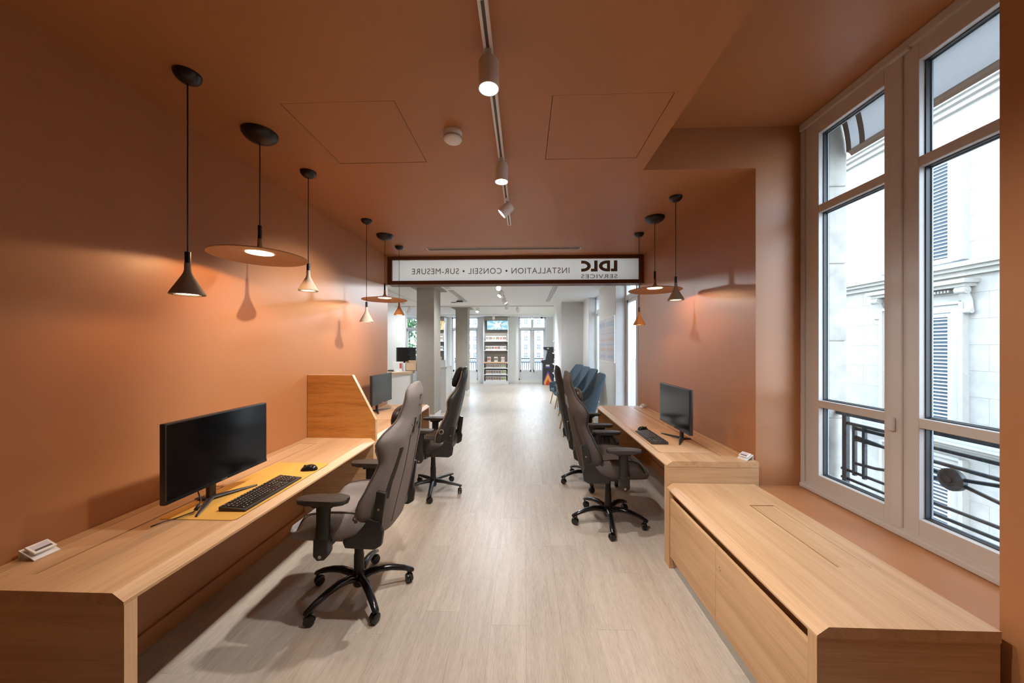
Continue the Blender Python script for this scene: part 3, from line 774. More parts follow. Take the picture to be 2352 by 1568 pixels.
def mouse(label, x, y, rotz):
    t = thing('computer_mouse', label, 'mouse', (x, y, .7432), rotz)
    bm = bmesh.new(); n1, n2 = 16, 24
    prof = []
    for i in range(n1 + 1):
        v = -1 + 2 * i / n1
        w = .031 * (1 - abs(v) ** 2.6) ** .5 * (1 - .08 * math.cos(v * 3)); h = .036 * (1 - abs(v) ** 2.2) ** .6 * (1 - .18 * v)
        prof.append((v * .054, w, h))
    rings = []
    for (yy, w, h) in prof:
        rings.append([bm.verts.new((w * math.cos(PI * k / n2), yy, max(0, h) * math.sin(PI * k / n2))) for k in range(n2 + 1)])
    for a, b_ in zip(rings[:-1], rings[1:]):
        for k in range(n2): bm.faces.new((a[k], a[k + 1], b_[k + 1], b_[k]))
        bm.faces.new((a[0], b_[0], b_[-1], a[-1]))
    bmesh.ops.remove_doubles(bm, verts=bm.verts, dist=1e-5)
    obj('shell', bm, 'black_gloss', t, True)
    bm = bmesh.new(); bm_cyl(bm, (-.004, .026, .026), (.004, .026, .026), .009, seg=14); obj('scroll_wheel', bm, 'black_plastic', t)
    return t
mouse('black mouse on the far end of the yellow mat', -1.425, 2.262, PI / 2 + .15)
mouse('black mouse beside the keyboard on the tan mat', 1.165, 3.46, -PI / 2)

def price_tag(label, x, y, rotz):
    t = thing('price_tag_stand', label, 'price tag', (x, y, .7402), rotz, 'small electronic price tags on the desks')
    bm = bmesh.new()
    bm_prism(bm, [(.032, 0), (-.028, .034), (-.028, 0), (-.031, 0), (-.031, .038), (.032, .0035)], 'x', -.038, .038)
    obj('stand', bm, 'white_plastic', t)
    fr = bmesh.new(); bm_box(fr, -.033, .033, -.024, .024, 0, .007, .002)
    tg = obj('display_tag', fr, 'white_plastic', t, loc=(0, .003, .030), rot=(math.radians(-28), 0, 0))
    box('display', 'poster_pale', tg, -.024, .024, -.015, .015, .0065, .0078)
    box('printed_bar', 'carton_ink', tg, -.024, .024, .006, .015, .0068, .0082)
    return t
price_tag('small white electronic price tag on near end of yellow-mat desk', -1.905, 1.305, -PI / 2 + .0)
price_tag('small white electronic price tag where window-wall desk meets the bench', 1.612, 2.60, PI / 2 + .35)
price_tag('small white electronic price tag at the opening end of window-wall desk', 1.60, 4.76, PI / 2 + .2)

# ------------------------------------------------------------------ swivel chairs
def chair_base(t, rot, arm_mat, straight=False):
    bm = bmesh.new(); bm_lathe(bm, [(0, .055), (.030, .055), (.036, .065), (.040, .10), (.038, .135), (.031, .15), (0, .15)], 24); obj('hub', bm, arm_mat, t, 'auto')
    R = .305
    arm = bmesh.new()
    if straight: bm_tube(arm, [(.02, 0, .118), (.12, 0, .112), (.30, 0, .088), (.325, 0, .083)], [.026, .025, .019, .016], 10, ry=[.022, .019, .012, .010])
    else: bm_tube(arm, [(.02, 0, .105), (.07, 0, .125), (.13, 0, .131), (.20, 0, .122), (.27, 0, .102), (.325, 0, .078), (.332, 0, .072)], [.026, .025, .024, .0225, .021, .019, .015], 12, ry=[.024, .023, .021, .018, .016, .013, .009])
    wb = bmesh.new(); bm_lathe(wb, [(0, -.021), (.020, -.021), (.028, -.018), (.0295, -.012), (.0295, -.003), (0, -.003)], 20, M=Matrix.Rotation(PI / 2, 4, 'X'))
    hood = bmesh.new()
    pts = [(.034 * math.cos(a), .034 * math.sin(a)) for a in [math.radians(d) for d in range(20, 171, 15)]]
    bm_prism(hood, pts + [(-.02, 0), (.02, 0)], 'y', -.0025, .0025)
    bm_cyl(hood, (.012, 0, .03), (.012, 0, .052), .008, seg=10)
    a0 = h0 = w0 = None
    for k in range(5):
        ang = rot + k * 2 * PI / 5
        rd = Vector((math.cos(ang), math.sin(ang), 0))
        if a0 is None:
            a0 = obj('base_arm', arm, arm_mat, t, 'auto', rot=(0, 0, ang)); h0 = obj('caster', hood, 'black_plastic', t, 'auto', loc=rd * R + Vector((0, 0, .030)), rot=(0, 0, ang + 1.9))
            w0 = obj('wheel', wb, 'black_gloss', h0, 'auto'); w1 = like(w0, h0, rot=(0, 0, PI)); 
        else:
            like(a0, t, rot=(0, 0, ang)); h = like(h0, t, rd * R + Vector((0, 0, .030)), (0, 0, ang + 1.9 + .8 * math.sin(k * 2.3)))
            like(w0, h); like(w1, h)
    bm = bmesh.new(); bm_lathe(bm, [(0, .14), (.030, .14), (.0305, .25), (.027, .262), (.027, .30), (.0245, .305), (.0245, .40), (0, .40)], 22); obj('gas_column', bm, 'black_plastic', t, 'auto')
    bm = bmesh.new(); bm_box(bm, -.10, .10, -.13, .13, .395, .425, .006); bm_box(bm, -.16, .16, -.02, .06, .425, .47, .006); obj('tilt_mechanism', bm, 'black_plastic', t, 'auto')
    bm = bmesh.new(); bm_cyl(bm, (0, .10, .395), (0, .10, .345), .024, seg=16); bm_tube(bm, [(.06, .05, .41), (.17, .06, .40), (.27, .07, .385)], .006, 8); obj('tilt_lever', bm, 'black_plastic', t, 'auto')

def racing_chair(label, x, y, face, base_rot, fab, side, pillow, straight=False, lean=.155, back_f=-.245, arm_z=.735, piping=None, grommet=False, pillow_z=1.125, rev_arm=False, cross=True, width=1.0, wing_k=1.0):
    """built facing local +y; face = world angle of the facing direction"""
    t = thing('gaming_chair', label, 'chair', (x, y, 0), face - PI / 2)
    br = base_rot - (face - PI / 2)
    chair_base(t, br, 'black_gloss' if not straight else 'black_plastic', straight)
    # ---- seat cushion
    N, M_ = 20, 16
    bm = bmesh.new()
    def seat_top(u, v):                       # u -1..1 across, v 0..1 back to front
        a = abs(u)
        xx = u * (.262 + .015 * math.sin(v * PI)) * width
        yy = -.225 + v * .515
        bol = smooth01(.50, .80, a) * (1 - .5 * smooth01(.88, 1.0, a))
        along = .35 + .65 * math.sin(PI * min(1, (v * .95 + .05))) ** .8
        z = .556 + .074 * bol * along * (wing_k * .6 + .4) - .012 * (1 - a * a)
        z -= .10 * smooth01(.80, 1.0, v) ** 1.5 + .012 * smooth01(0.15, 0, v)
        z -= .022 * smooth01(.90, 1.0, a)
        yy -= .03 * smooth01(.7, 1.0, a) * v
        return (xx, yy, z)
    T = [[bm.verts.new(seat_top(-1 + 2 * i / N, j / M_)) for i in range(N + 1)] for j in range(M_ + 1)]
    for j in range(M_):
        for i in range(N): bm.faces.new((T[j][i], T[j][i + 1], T[j + 1][i + 1], T[j + 1][i]))
    loop = [T[0][i] for i in range(N + 1)] + [T[j][N] for j in range(1, M_ + 1)] + [T[M_][i] for i in range(N - 1, -1, -1)] + [T[j][0] for j in range(M_ - 1, 0, -1)]
    def ring(sx_, z): return [bm.verts.new((v.co.x * sx_, (v.co.y - .03) * (sx_ if v.co.y > 0 else 1) + .03, z)) for v in loop]
    prev = loop
    for sx_, z in ((1.03, .545), (1.03, .505), (1.0, .478), (.93, .466)):
        cur = ring(sx_, z)
        for i in range(len(loop)):
            j = (i + 1) % len(loop); bm.faces.new((prev[i], cur[i], cur[j], prev[j]))
        prev = cur
    bm.faces.new(prev)
    st = obj('seat', bm, fab, t, True, sub=1)
    # darker seat side seam lines
    for s in (-1, 1):
        bm = bmesh.new(); bm_tube(bm, [Vector(seat_top(s * .86, v / 20)) + Vector((0, 0, .001)) for v in range(1, 20)], .0035, 6); obj('seam', bm, side, st, True)
    # ---- backrest
    wtab = [(.47, .20), (.52, .235), (.60, .268), (.70, .270), (.80, .250), (.90, .235), (.98, .262), (1.03, .268), (1.08, .225), (1.13, .165), (1.20, .148), (1.27, .140), (1.31, .118), (1.335, .078), (1.345, .03)]
    wing = [(.47, .04), (.56, .10), (.66, .125), (.78, .09), (.90, .055), (1.0, .085), (1.05, .075), (1.13, .02), (1.25, 0), (1.345, 0)]
    thick = [(.47, .05), (.55, .075), (1.0, .075), (1.15, .07), (1.28, .065), (1.33, .045), (1.345, .02)]
    zs = [.47, .49, .52, .56, .60, .65, .70, .75, .80, .85, .90, .94, .98, 1.01, 1.04, 1.07, 1.10, 1.13, 1.17, 1.21, 1.25, 1.28, 1.305, 1.325, 1.338, 1.345]
    def rear_f(u, z):
        f = back_f - lean * (z - .47) / .83 - .012 * math.sin((z - .47) / .88 * PI)
        return f + .030 * abs(u) ** 3 + lerp_tab(wing, z) * wing_k * .55 * smooth01(.55, 1.0, abs(u)) + (.02 * smooth01(1.25, 1.345, z))
    def front_f(u, z):
        return rear_f(0, z) + lerp_tab(thick, z) * (1 - .25 * smooth01(.8, 1.0, abs(u))) + lerp_tab(wing, z) * wing_k * smooth01(.50, .90, abs(u)) + .0
    NU = 18
    bm = bmesh.new()
    us = [-1 + 2 * i / NU for i in range(NU + 1)]
    Fv = [[bm.verts.new((u * lerp_tab(wtab, z) * width, front_f(u, z), z)) for u in us] for z in zs]
    Rv = [[bm.verts.new((u * lerp_tab(wtab, z) * width, rear_f(u, z), z)) for u in us] for z in zs]
    for j in range(len(zs) - 1):
        for i in range(NU):
            bm.faces.new((Fv[j][i], Fv[j + 1][i], Fv[j + 1][i + 1], Fv[j][i + 1])); bm.faces.new((Rv[j][i], Rv[j][i + 1], Rv[j + 1][i + 1], Rv[j + 1][i]))
        for i in (0, NU):
            bm.faces.new((Fv[j][i], Rv[j][i], Rv[j + 1][i], Fv[j + 1][i]))
    for j in (0, len(zs) - 1):
        for i in range(NU): bm.faces.new((Fv[j][i], Fv[j][i + 1], Rv[j][i + 1], Rv[j][i]))
    bk = obj('backrest', bm, fab, t, True, sub=1)
    def rear_pt(x_, z, off=.002):
        w = lerp_tab(wtab, z) * width; return Vector((x_, rear_f(max(-1, min(1, x_ / w)), z) - off, z))
    def strip(name, mat, fx, z0, z1, hw_, off=.002, n_=18):
        bm = bmesh.new(); A = []
        for i in range(n_ + 1):
            z = z0 + (z1 - z0) * i / n_; xx = fx(z)
            A.append((bm.verts.new(rear_pt(xx - hw_, z, off)), bm.verts.new(rear_pt(xx - hw_, z, -.004)), bm.verts.new(rear_pt(xx + hw_, z, -.004)), bm.verts.new(rear_pt(xx + hw_, z, off))))
        for a, b_ in zip(A[:-1], A[1:]):
            for k in range(4): bm.faces.new((a[k], a[(k + 1) % 4], b_[(k + 1) % 4], b_[k]))
        bm.faces.new(A[0]); bm.faces.new(A[-1][::-1])
        return obj(name, bm, mat, bk)
    for s in (-1, 1):
        strip('seam', side if fab != 'grey_fabric' else 'black_soft', lambda z: s * (.085 + .03 * smooth01(.9, .6, z)), .52, 1.045, .0035)
        if cross:
            strip('side_piping', 'black_soft', lambda z: s * (.172 + .030 * smooth01(.95, .70, z)), .69, .975, .010)
            strip('belt_slot', 'velvet_black', lambda z: s * (.062 - .012 * smooth01(1.04, 1.12, z)), 1.035, 1.125, .024, .0028)
            strip('slot_trim', 'steel' if fab != 'grey_fabric' else fab, lambda z: s * (.094 - .022 * smooth01(1.04, 1.12, z)), 1.03, 1.13, .006, .004)
            strip('slot_trim', 'steel' if fab != 'grey_fabric' else fab, lambda z: s * .030, 1.03, 1.13, .005, .004)
    if cross:
        strip('pillow_strap', 'black_soft', lambda z: 0, 1.075, 1.092, .088, .004, 3)
        strip('logo', 'black_soft', lambda z: .006, 1.255, 1.262, .016, .002, 2); strip('logo', 'black_soft', lambda z: -.008, 1.232, 1.256, .004, .002, 2); strip('logo', 'black_soft', lambda z: 0, 1.195, 1.200, .014, .002, 2)
    else:
        strip('pillow_strap', 'brown_leather', lambda z: 0, 1.255, 1.285, .14, .004, 3)
    # side edge seam
    for s in (-1, 1):
        bm = bmesh.new(); bm_tube(bm, [(s * lerp_tab(wtab, z) * .995 * width, front_f(s, z) - .004, z) for z in zs[1:-3]], .0045, 6); obj('edge_piping', bm, piping or side, bk, True)
    # ---- head pillow
    bm = bmesh.new(); bmesh.ops.create_uvsphere(bm, u_segments=24, v_segments=14, radius=1)
    ph = .068 if cross else .112
    for v in bm.verts:
        c = v.co; p = 2.6; nrm = (abs(c.x) ** p + abs(c.y) ** p + abs(c.z) ** p) ** (1 / p)
        v.co = Vector((c.x / nrm * .125, c.y / nrm * .038, c.z / nrm * ph))
    bmesh.ops.rotate(bm, verts=bm.verts, cent=(0, 0, 0), matrix=Matrix.Rotation(math.atan(lean / .83) + (.12 if not cross else 0), 3, 'X'))
    obj('head_pillow', bm, pillow, t, True, loc=(0, front_f(0, pillow_z) + .034, pillow_z))
    # ---- recline brackets
    for s in (-1, 1):
        xo = s * .262 * width
        bm = bmesh.new()
        poly = [(-.045, .488), (-.06, .452), (-.225, .447), (-.262, .47), (-.272, .54), (-.250, .60), (-.19, .615), (-.13, .53)]
        bm_prism(bm, poly, 'x', min(xo, xo + s * .030), max(xo, xo + s * .030), .006)
        obj('recline_bracket', bm, 'black_plastic', t, 'auto')
        bm = bmesh.new()
        bm_prism(bm, [(-.262, .57), (-.205, .58), (-.232, .765), (-.285, .755)], 'x', min(xo - s * .004, xo + s * .022), max(xo - s * .004, xo + s * .022), .005)
        o = obj('hinge_cover', bm, 'black_plastic', t, 'auto')
        bm = bmesh.new(); bm_cyl(bm, (xo + s * .020, -.245, .665), (xo + s * .024, -.245, .665), .006, seg=12); obj('bolt', bm, 'steel', o)
        if grommet:
            bm = bmesh.new(); bm_lathe(bm, [(.018, -.004), (.026, -.002), (.026, .003), (.018, .004), (.016, 0)], 22, M=Matrix.Translation((s * .268 * width, front_f(1, .68) - .055, .70)) @ Matrix.Rotation(PI / 2, 4, 'Y')); obj('grommet', bm, 'piping_beige', bk, 'auto')
    # ---- armrests
    for s in (-1, 1):
        xo = s * .300
        bm = bmesh.new(); n_ = 26; pts = []
        for i in range(n_):
            a = 2 * PI * i / n_; ca, sa = math.cos(a), math.sin(a); p = 4.2
            nr = (abs(ca) ** p + abs(sa) ** p) ** (1 / p); pts.append((xo + ca / nr * .052 * (1 - .12 * sa / nr), .055 + sa / nr * .138))
        bm_prism(bm, pts, 'z', arm_z - .028, arm_z, .009)
        ar = obj('armrest', bm, 'black_soft', t, 'auto')
        bm = bmesh.new(); bm_prism(bm, [(-.005, arm_z - .05), (.105, arm_z - .05), (.115, arm_z - .026), (-.015, arm_z - .026)], 'x', xo - .024, xo + .024, .004); obj('pad_carrier', bm, 'black_plastic', ar, 'auto')
        bm = bmesh.new(); bm_tube(bm, [(xo, .052, arm_z - .04), (xo, .055, .60), (xo, .058, .50)], [.040, .037, .040], 16, ry=[.026, .025, .028], up=(1, 0, 0)); obj('arm_post', bm, 'black_plastic', ar, 'auto')
        bm = bmesh.new(); bm_prism(bm, [(.015, .44), (.035, .405), (.075, .40), (.098, .425), (.096, .52), (.018, .52)], 'x', xo - .028, xo + .028, .006)
        bm_box(bm, min(xo - s * .02, s * .12), max(xo - s * .02, s * .12), .03, .085, .445, .468, .004); obj('arm_bracket', bm, 'black_plastic', ar, 'auto')
        bm = bmesh.new(); bm_cyl(bm, (xo + s * .026, .058, .425), (xo + s * .031, .058, .425), .009, seg=14); obj('arm_bolt', bm, 'steel', ar)
    return t
racing_chair('light grey fabric gaming chair at the yellow-mat desk', -1.045, 2.17, PI, math.radians(23), 'grey_fabric', 'grey_fabric_dark', 'brown_leather')
racing_chair('black leather gaming chair with a black head cushion beyond the grey chair', -.985, 3.74, PI, math.radians(-10), 'black_leather', 'black_plastic', 'velvet_black', straight=True, lean=.20, back_f=-.18, piping='piping_beige', grommet=True, pillow_z=1.235, cross=False, width=.92, wing_k=.75)
racing_chair('brown-grey fabric gaming chair facing the desk beside the window wall', .747, 3.136, 0, math.radians(-25), 'brown_fabric', 'charcoal_fabric', 'brown_leather')
racing_chair('black fabric gaming chair behind the brown-grey chair', .747, 4.05, 0, math.radians(-23), 'charcoal_fabric', 'black_plastic', 'black_leather')

# ------------------------------------------------------------------ shop beyond the opening: shell
shop_ceil = struct_empty('ceiling')
boxes('ceiling_slab', 'shop_ceiling_white', shop_ceil, [(SHOP_X0 - .2, 1.9, YE + .2, 15.3, ZCS, ZCS + .3), (SHOP_X0 - .2, XL - .2, YE - .1, YE + .2, ZCS, ZCS + .3)])
boxes('wall_shop_left', 'shop_white', None, [(SHOP_X0 - .2, SHOP_X0, YE - .3, 15.3, 0, ZCS)], True)
boxes('wall_shop_near', 'shop_white', None, [(SHOP_X0, XL - .2, YE - .3, YE - .1, 0, ZCS), (XL - .2, XL - .0005, YE, YE + .012, 0, 2.83)], True)
fw = []
op = [(-5.75, -4.6), (-3.15, -1.98), (-.24, .93)]
edges = [SHOP_X0] + [e for o_ in op for e in o_] + [1.22]
for i in range(0, len(edges), 2): fw.append((edges[i], edges[i + 1], SHOP_Y1, SHOP_Y1 + .35, 0, ZCS))
for a, b_ in op: fw.append((a, b_, SHOP_Y1 + .1, SHOP_Y1 + .35, 0, .13))
boxes('wall_far', 'shop_white', None, fw, True)
boxes('wall_shop_right', 'shop_white', None, [(1.672, 1.95, 6.46, 7.835, 0, ZCS), (1.672, 1.95, 9.10, 9.95, 0, ZCS), (1.22, 1.95, 12.08, 15.25, 0, ZCS), (1.95, 2.05, 5.16, 12.08, 2.75, ZCS)], True)
boxes('wall_reveal', 'pier_grey', None, [(1.676, 1.945, 6.452, 6.4605, 0, ZCS), (1.676, 1.945, 9.092, 9.1005, 0, ZCS)], True)
boxes('wall_pier', 'pier_grey', None, [(1.06, 1.95, 9.95, 12.08, 0, ZCS)], True)
box('trim_pier', 'shop_white', None, 1.0545, 1.0605, 9.96, 12.07, 0, ZCS)['kind'] = 'structure'
boxes('wall_pier_left', 'shop_white', None, [(SHOP_X0, -4.19, 12.1, 12.26, 0, ZCS)], True)
boxes('baseboard_far', 'frame_white', None, [(a, b_, SHOP_Y1 - .012, SHOP_Y1, 0, .12) for a, b_ in [(edges[i], edges[i + 1]) for i in range(0, len(edges), 2)]], True)
# columns
def column(x0, x1, y0, y1, label):
    t = thing('square_column', label, 'column', ((x0 + x1) / 2, (y0 + y1) / 2, 0))
    a, b_ = (x1 - x0) / 2, (y1 - y0) / 2
    box('shaft', 'shop_grey', t, -a, a, -b_, b_, 0, ZCS - .002)
    box('skirting', 'shop_white', t, -a - .012, a + .012, -b_ - .012, b_ + .012, 0, .13, .003)
    box('ceiling_plate', 'shop_grey', t, -a - .12, a + .12, -b_ - .12, b_ + .12, ZCS - .02, ZCS - .001)
column(-2.265, -1.895, 7.27, 7.82, 'square grey column beside the curved counter')
column(-2.225, -1.835, 11.22, 11.66, 'square grey column further back, before the middle window')

# shop windows
def french_window(n, x0, x1, y, along='x', z0=.13, z1=ZCS, transom=2.30, panel=.40, mat='frame_white'):
    w = struct_empty('window_%d' % n)
    def B(name, lst, m_, par=w, bev=0):
        if along == 'x': l_ = lst
        else: l_ = [(c, d, a, b_, e, f) for a, b_, c, d, e, f in lst]
        return boxes(name, m_, par, l_)
    mid = (x0 + x1) / 2; d0, d1 = y, y + .06
    B('window_frame', [(x0, x0 + .055, d0, d1, z0, z1), (x1 - .055, x1, d0, d1, z0, z1), (x0, x1, d0, d1, z0, z0 + .05), (x0, x1, d0, d1, z1 - .05, z1), (x0, x1, d0 - .01, d1, transom, transom + .09), (mid - .045, mid + .045, d0 - .008, d1, z0, z1)], mat)
    for a, b_ in ((x0 + .055, mid - .045), (mid + .045, x1 - .055)):
        s = B('sash', [(a, a + .05, d0 + .01, d1 - .01, z0 + .05, transom), (b_ - .05, b_, d0 + .01, d1 - .01, z0 + .05, transom), (a, b_, d0 + .01, d1 - .01, z0 + panel - .05, z0 + panel + .03), (a, b_, d0 + .01, d1 - .01, transom - .05, transom), (a, b_, d0 + .022, d1 - .02, z0 + .05, z0 + panel)], mat)
        B('pane', [(a + .05, b_ - .05, d0 + .028, d0 + .032, z0 + panel + .03, transom - .05)], 'window_glass', s)
        B('pane', [(a, b_, d0 + .028, d0 + .032, transom + .09, z1 - .05)], 'window_glass', s)
        B('hinge', [(a - .012 if a < mid - .1 else b_, a if a < mid - .1 else b_ + .012, d0 - .006, d0, z0 + h, z0 + h + .1) for h in (.3, 1.2, 1.95)], mat, s)
    return w
french_window(2, -5.75, -4.6, 15.05); french_window(3, -3.15, -1.98, 15.05); french_window(4, -.24, .93, 15.05)
french_window(5, 5.17, 6.455, 1.86, 'y', .02, 2.82, 2.40, .12, 'frame_white')
french_window(6, 7.84, 9.09, 1.86, 'y', .02, 2.82, 2.40, .12, 'frame_white')
# iron balconies outside the far windows
for i, (a, b_) in enumerate(op):
    nm = ['window with the green tree', 'window half hidden by the rear column', 'window beside the arcade machine'][i]
    t = thing('balcony_railing', 'dark ornate iron balcony railing outside the ' + nm, 'railing', ((a + b_) / 2, 15.30, 0))
    w = (b_ - a) / 2 - .01
    box('top_rail', 'iron_black', t, -w, w, -.02, .02, 1.02, 1.06); box('rail', 'iron_black', t, -w, w, -.012, .012, .86, .885); box('rail', 'iron_black', t, -w, w, -.012, .012, .18, .205)
    nb = 12
    for k in range(nb):
        xx = -w + (k + .5) * 2 * w / nb
        box('bar', 'iron_black', t, xx - .009, xx + .009, -.009, .009, .2, .86)
        bm = bmesh.new(); bm_lathe(bm, [(.045, -.008), (.058, -.008), (.058, .008), (.045, .008), (.045, -.008)], 14, M=Matrix.Translation((xx, 0, .953)) @ Matrix.Rotation(PI / 2, 4, 'X')); obj('ring', bm, 'iron_black', t)
box('balcony_floor', 'stone', None, SHOP_X0, 1.6, 15.26, 16.0, -.25, .0)['kind'] = 'structure'

# far building over the square
fb = thing('far_apartment_building', 'white stone apartment building far beyond the shop windows', 'building', (0, 150, -4.6))
box('wall', 'far_facade', fb, -42, 30, 0, 10, 0, 20.5)
box('roof', 'slate_roof', fb, -42, 30, 1.2, 9, 20.5, 24.5)
box('eaves', 'far_facade', fb, -42, 30, -.6, 1.0, 20.1, 20.6)
for zz in (4.2, 8.0): box('string_course', 'far_facade', fb, -42, 30, -.3, .1, zz, zz + .35)
w0 = None
for cx_ in range(15):
    for rz in range(5):
        xx = -24 + cx_ * 2.75; z = 1.6 + rz * 3.55
        if w0 is None:
            bm = bmesh.new(); bm_box(bm, -.62, .62, -.12, .05, 0, 2.0); w0 = obj('window', bm, 'far_pane', fb, loc=(xx, 0, z))
            bm = bmesh.new(); bm_box(bm, -.05, .05, -.16, .0, 0, 2.0); bm_box(bm, -.62, .62, -.16, 0, .95, 1.05); c0 = obj('glazing_bar', bm, 'frame_white', w0)
        else:
            o = like(w0, fb, (xx, 0, z)); like(c0, o)
# tree outside the window behind the counter
def tree(label, x, y, h, rx, n_, seed):
    rnd = random.Random(seed)
    t = thing('street_tree', label, 'tree', (x, y, -4.6))
    bm = bmesh.new(); bm_tube(bm, [(0, 0, 0), (.1, 0, h * .3), (-.1, .05, h * .6), (0, 0, h * .85)], [.22, .18, .12, .04], 10); obj('trunk', bm, 'bark', t, True)
    bm = bmesh.new()
    blobs = [(rnd.uniform(-rx, rx) * .7, rnd.uniform(-rx, rx) * .7, h * rnd.uniform(.45, .95)) for _ in range(22)]
    for k in range(n_):
        bx_, by_, bz_ = rnd.choice(blobs); r = rx * .42
        p = Vector((bx_ + rnd.gauss(0, r * .6), by_ + rnd.gauss(0, r * .6), bz_ + rnd.gauss(0, r * .55)))
        a = Vector((rnd.uniform(-1, 1), rnd.uniform(-1, 1), rnd.uniform(-1, 1))).normalized(); b2 = a.cross(Vector((rnd.uniform(-1, 1), rnd.uniform(-1, 1), .3))).normalized(); s = rnd.uniform(.09, .17)
        bm.faces.new([bm.verts.new(p + a * s), bm.verts.new(p + b2 * s * .55), bm.verts.new(p - a * s), bm.verts.new(p - b2 * s * .55)])
    o = obj('foliage', bm, 'leaf', t); o['kind'] = 'stuff'
tree('leafy green tree outside the window behind the counter', -9.3, 28, 11.5, 2.6, 5000, 3)

# ------------------------------------------------------------------ shop ceiling fittings
def shop_vent(label, x0, x1, y0, y1):
    t = thing('ceiling_vent', label, 'air vent', ((x0 + x1) / 2, (y0 + y1) / 2, ZCS)); a, b_ = (x1 - x0) / 2, (y1 - y0) / 2
    box('vent_back', 'track_groove', t, -a, a, -b_, b_, -.004, .0005)
    n_ = 5
    for k in range(n_):
        xx = -a + (k + .0) * 2 * a / (n_ - 1); box('slat', 'white_metal', t, xx - .007, xx + .007, -b_, b_, -.009, -.003)
shop_vent('slotted white ceiling vent on the counter side of the shop', -1.71, -1.585, 7.80, 9.82)
shop_vent('slotted white ceiling vent above the blue armchairs', .60, .715, 7.2, 9.80)
shop_vent('short slotted ceiling vent just beyond the sign beam', -1.705, -1.585, 6.9, 7.55)
def shop_track(label, x0, x1, y0, y1):
    t = thing('shop_light_track', label, 'light track', ((x0 + x1) / 2, (y0 + y1) / 2, ZCS)); a, b_ = max((x1 - x0) / 2, .018), max((y1 - y0) / 2, .018)
    box('rail', 'white_metal', t, -a, a, -b_, b_, -.03, 0)
    if a > b_: box('groove', 'track_groove', t, -a + .01, a - .01, -.006, .006, -.0315, -.02)
    else: box('groove', 'track_groove', t, -.006, .006, -b_ + .01, b_ - .01, -.0315, -.02)
shop_track('white light track running away from the opening', -.50, -.50, 6.6, 10.35)
shop_track('white light track crossing the shop before the display shelves', -4.0, .9, 10.76, 10.76)
shop_track('white light track above the counter', -3.0, -3.0, 6.0, 9.9)
shop_track('white light track along the far windows', -4.0, .9, 13.6, 13.6)
SHOPW = (0.90, 0.955, 1.0)
def shop_spot(x, y, target, energy, label, ang=125):
    t = thing('shop_spotlight', label, 'spotlight', (x, y, ZCS - .03), 0, 'white spotlights on the shop ceiling tracks')
    d = (Vector(target) - Vector((x, y, ZCS - .13))).normalized()
    box('adapter', 'white_metal', t, -.018, .018, -.05, .05, -.012, 0, .003)
    M = Matrix.Translation((0, 0, -.10)) @ d.to_track_quat('Z', 'Y').to_matrix().to_4x4()
    bm = bmesh.new(); bm_lathe(bm, [(0, -.07), (.040, -.07), (.05, -.058), (.05, .07), (.044, .07), (.043, .058), (0, .058)], 20, M=M); bm_cyl(bm, (0, 0, -.01), (0, 0, -.07), .009, seg=8)
    obj('lamp_body', bm, 'white_metal', t, 'auto')
    bm = bmesh.new(); bm_lathe(bm, [(0, .062), (.043, .062)], 20, M=M); obj('lens', bm, 'led_neutral', t)
    p = M @ Vector((0, 0, .078)); spot('spot_lamp', p, p + d, energy, SHOPW, ang, .7, .05, t)
SE = 155
shop_spot(-.50, 7.5, (-1.9, 6.3, .5), SE, 'shop spotlight nearest the sign beam, on the track running away')
shop_spot(-.50, 6.75, (-.3, 5.1, 2.3), 130, 'added spotlight brightening the frosted sign from the shop side')  # added lamp, brightens the frosted sign panel from behind
shop_spot(-.50, 8.7, (1.2, 8.6, .6), SE, 'shop spotlight turned to the blue armchairs')
shop_spot(-.50, 9.9, (-.6, 11.5, .0), SE, 'shop spotlight at the far end of the track running away')
shop_spot(-1.45, 10.76, (-1.6, 9.2, .0), SE, 'shop spotlight beside the rear grey column')
shop_spot(-.20, 10.76, (.6, 12.8, .4), SE, 'shop spotlight turned to the arcade machine')
shop_spot(-3.6, 10.76, (-4.6, 12.1, 1.0), SE, 'shop spotlight washing the white pier behind the counter')
shop_spot(-3.0, 6.6, (-2.2, 6.2, 0), SE, 'shop spotlight above the counter')
shop_spot(-3.0, 8.6, (-3.9, 8.8, .4), SE, 'shop spotlight above the counter monitors')
shop_spot(-1.2, 13.6, (-1.2, 14.6, 1.2), SE * .7, 'shop spotlight before the star screen shelf')
shop_spot(-3.6, 13.6, (-3.8, 14.6, 1.2), SE * .7, 'shop spotlight before the gold screen shelf')
shop_spot(.3, 13.6, (.3, 12.2, 0), SE * .7, 'shop spotlight by the window beside the arcade machine')
t = thing('ceiling_projector', 'small black device on a bracket under the shop ceiling', 'projector', (-1.72, 9.2, ZCS))
bm = bmesh.new(); bm_cyl(bm, (0, 0, 0), (0, 0, -.05), .05, seg=16); obj('mount', bm, 'white_metal', t)
bm = bmesh.new(); bm_box(bm, -.07, .09, -.06, .06, -.085, -.05, .01); bm_box(bm, -.22, -.10, -.02, .02, -.10, -.085, .004); bm_box(bm, -.12, -.06, -.01, .01, -.092, -.08, .002); obj('device', bm, 'black_plastic', t)
t = thing('security_camera', 'black dome security camera in the corner above the arcade machine', 'camera', (.72, 14.4, ZCS))
bm = bmesh.new(); bm_lathe(bm, [(0, 0), (.06, 0), (.06, -.05), (0, -.05)], 18); obj('base', bm, 'white_metal', t)
bm = bmesh.new(); bm_lathe(bm, [(.05, -.05), (.048, -.085), (.03, -.11), (0, -.12)], 18); obj('dome', bm, 'black_gloss', t, True)

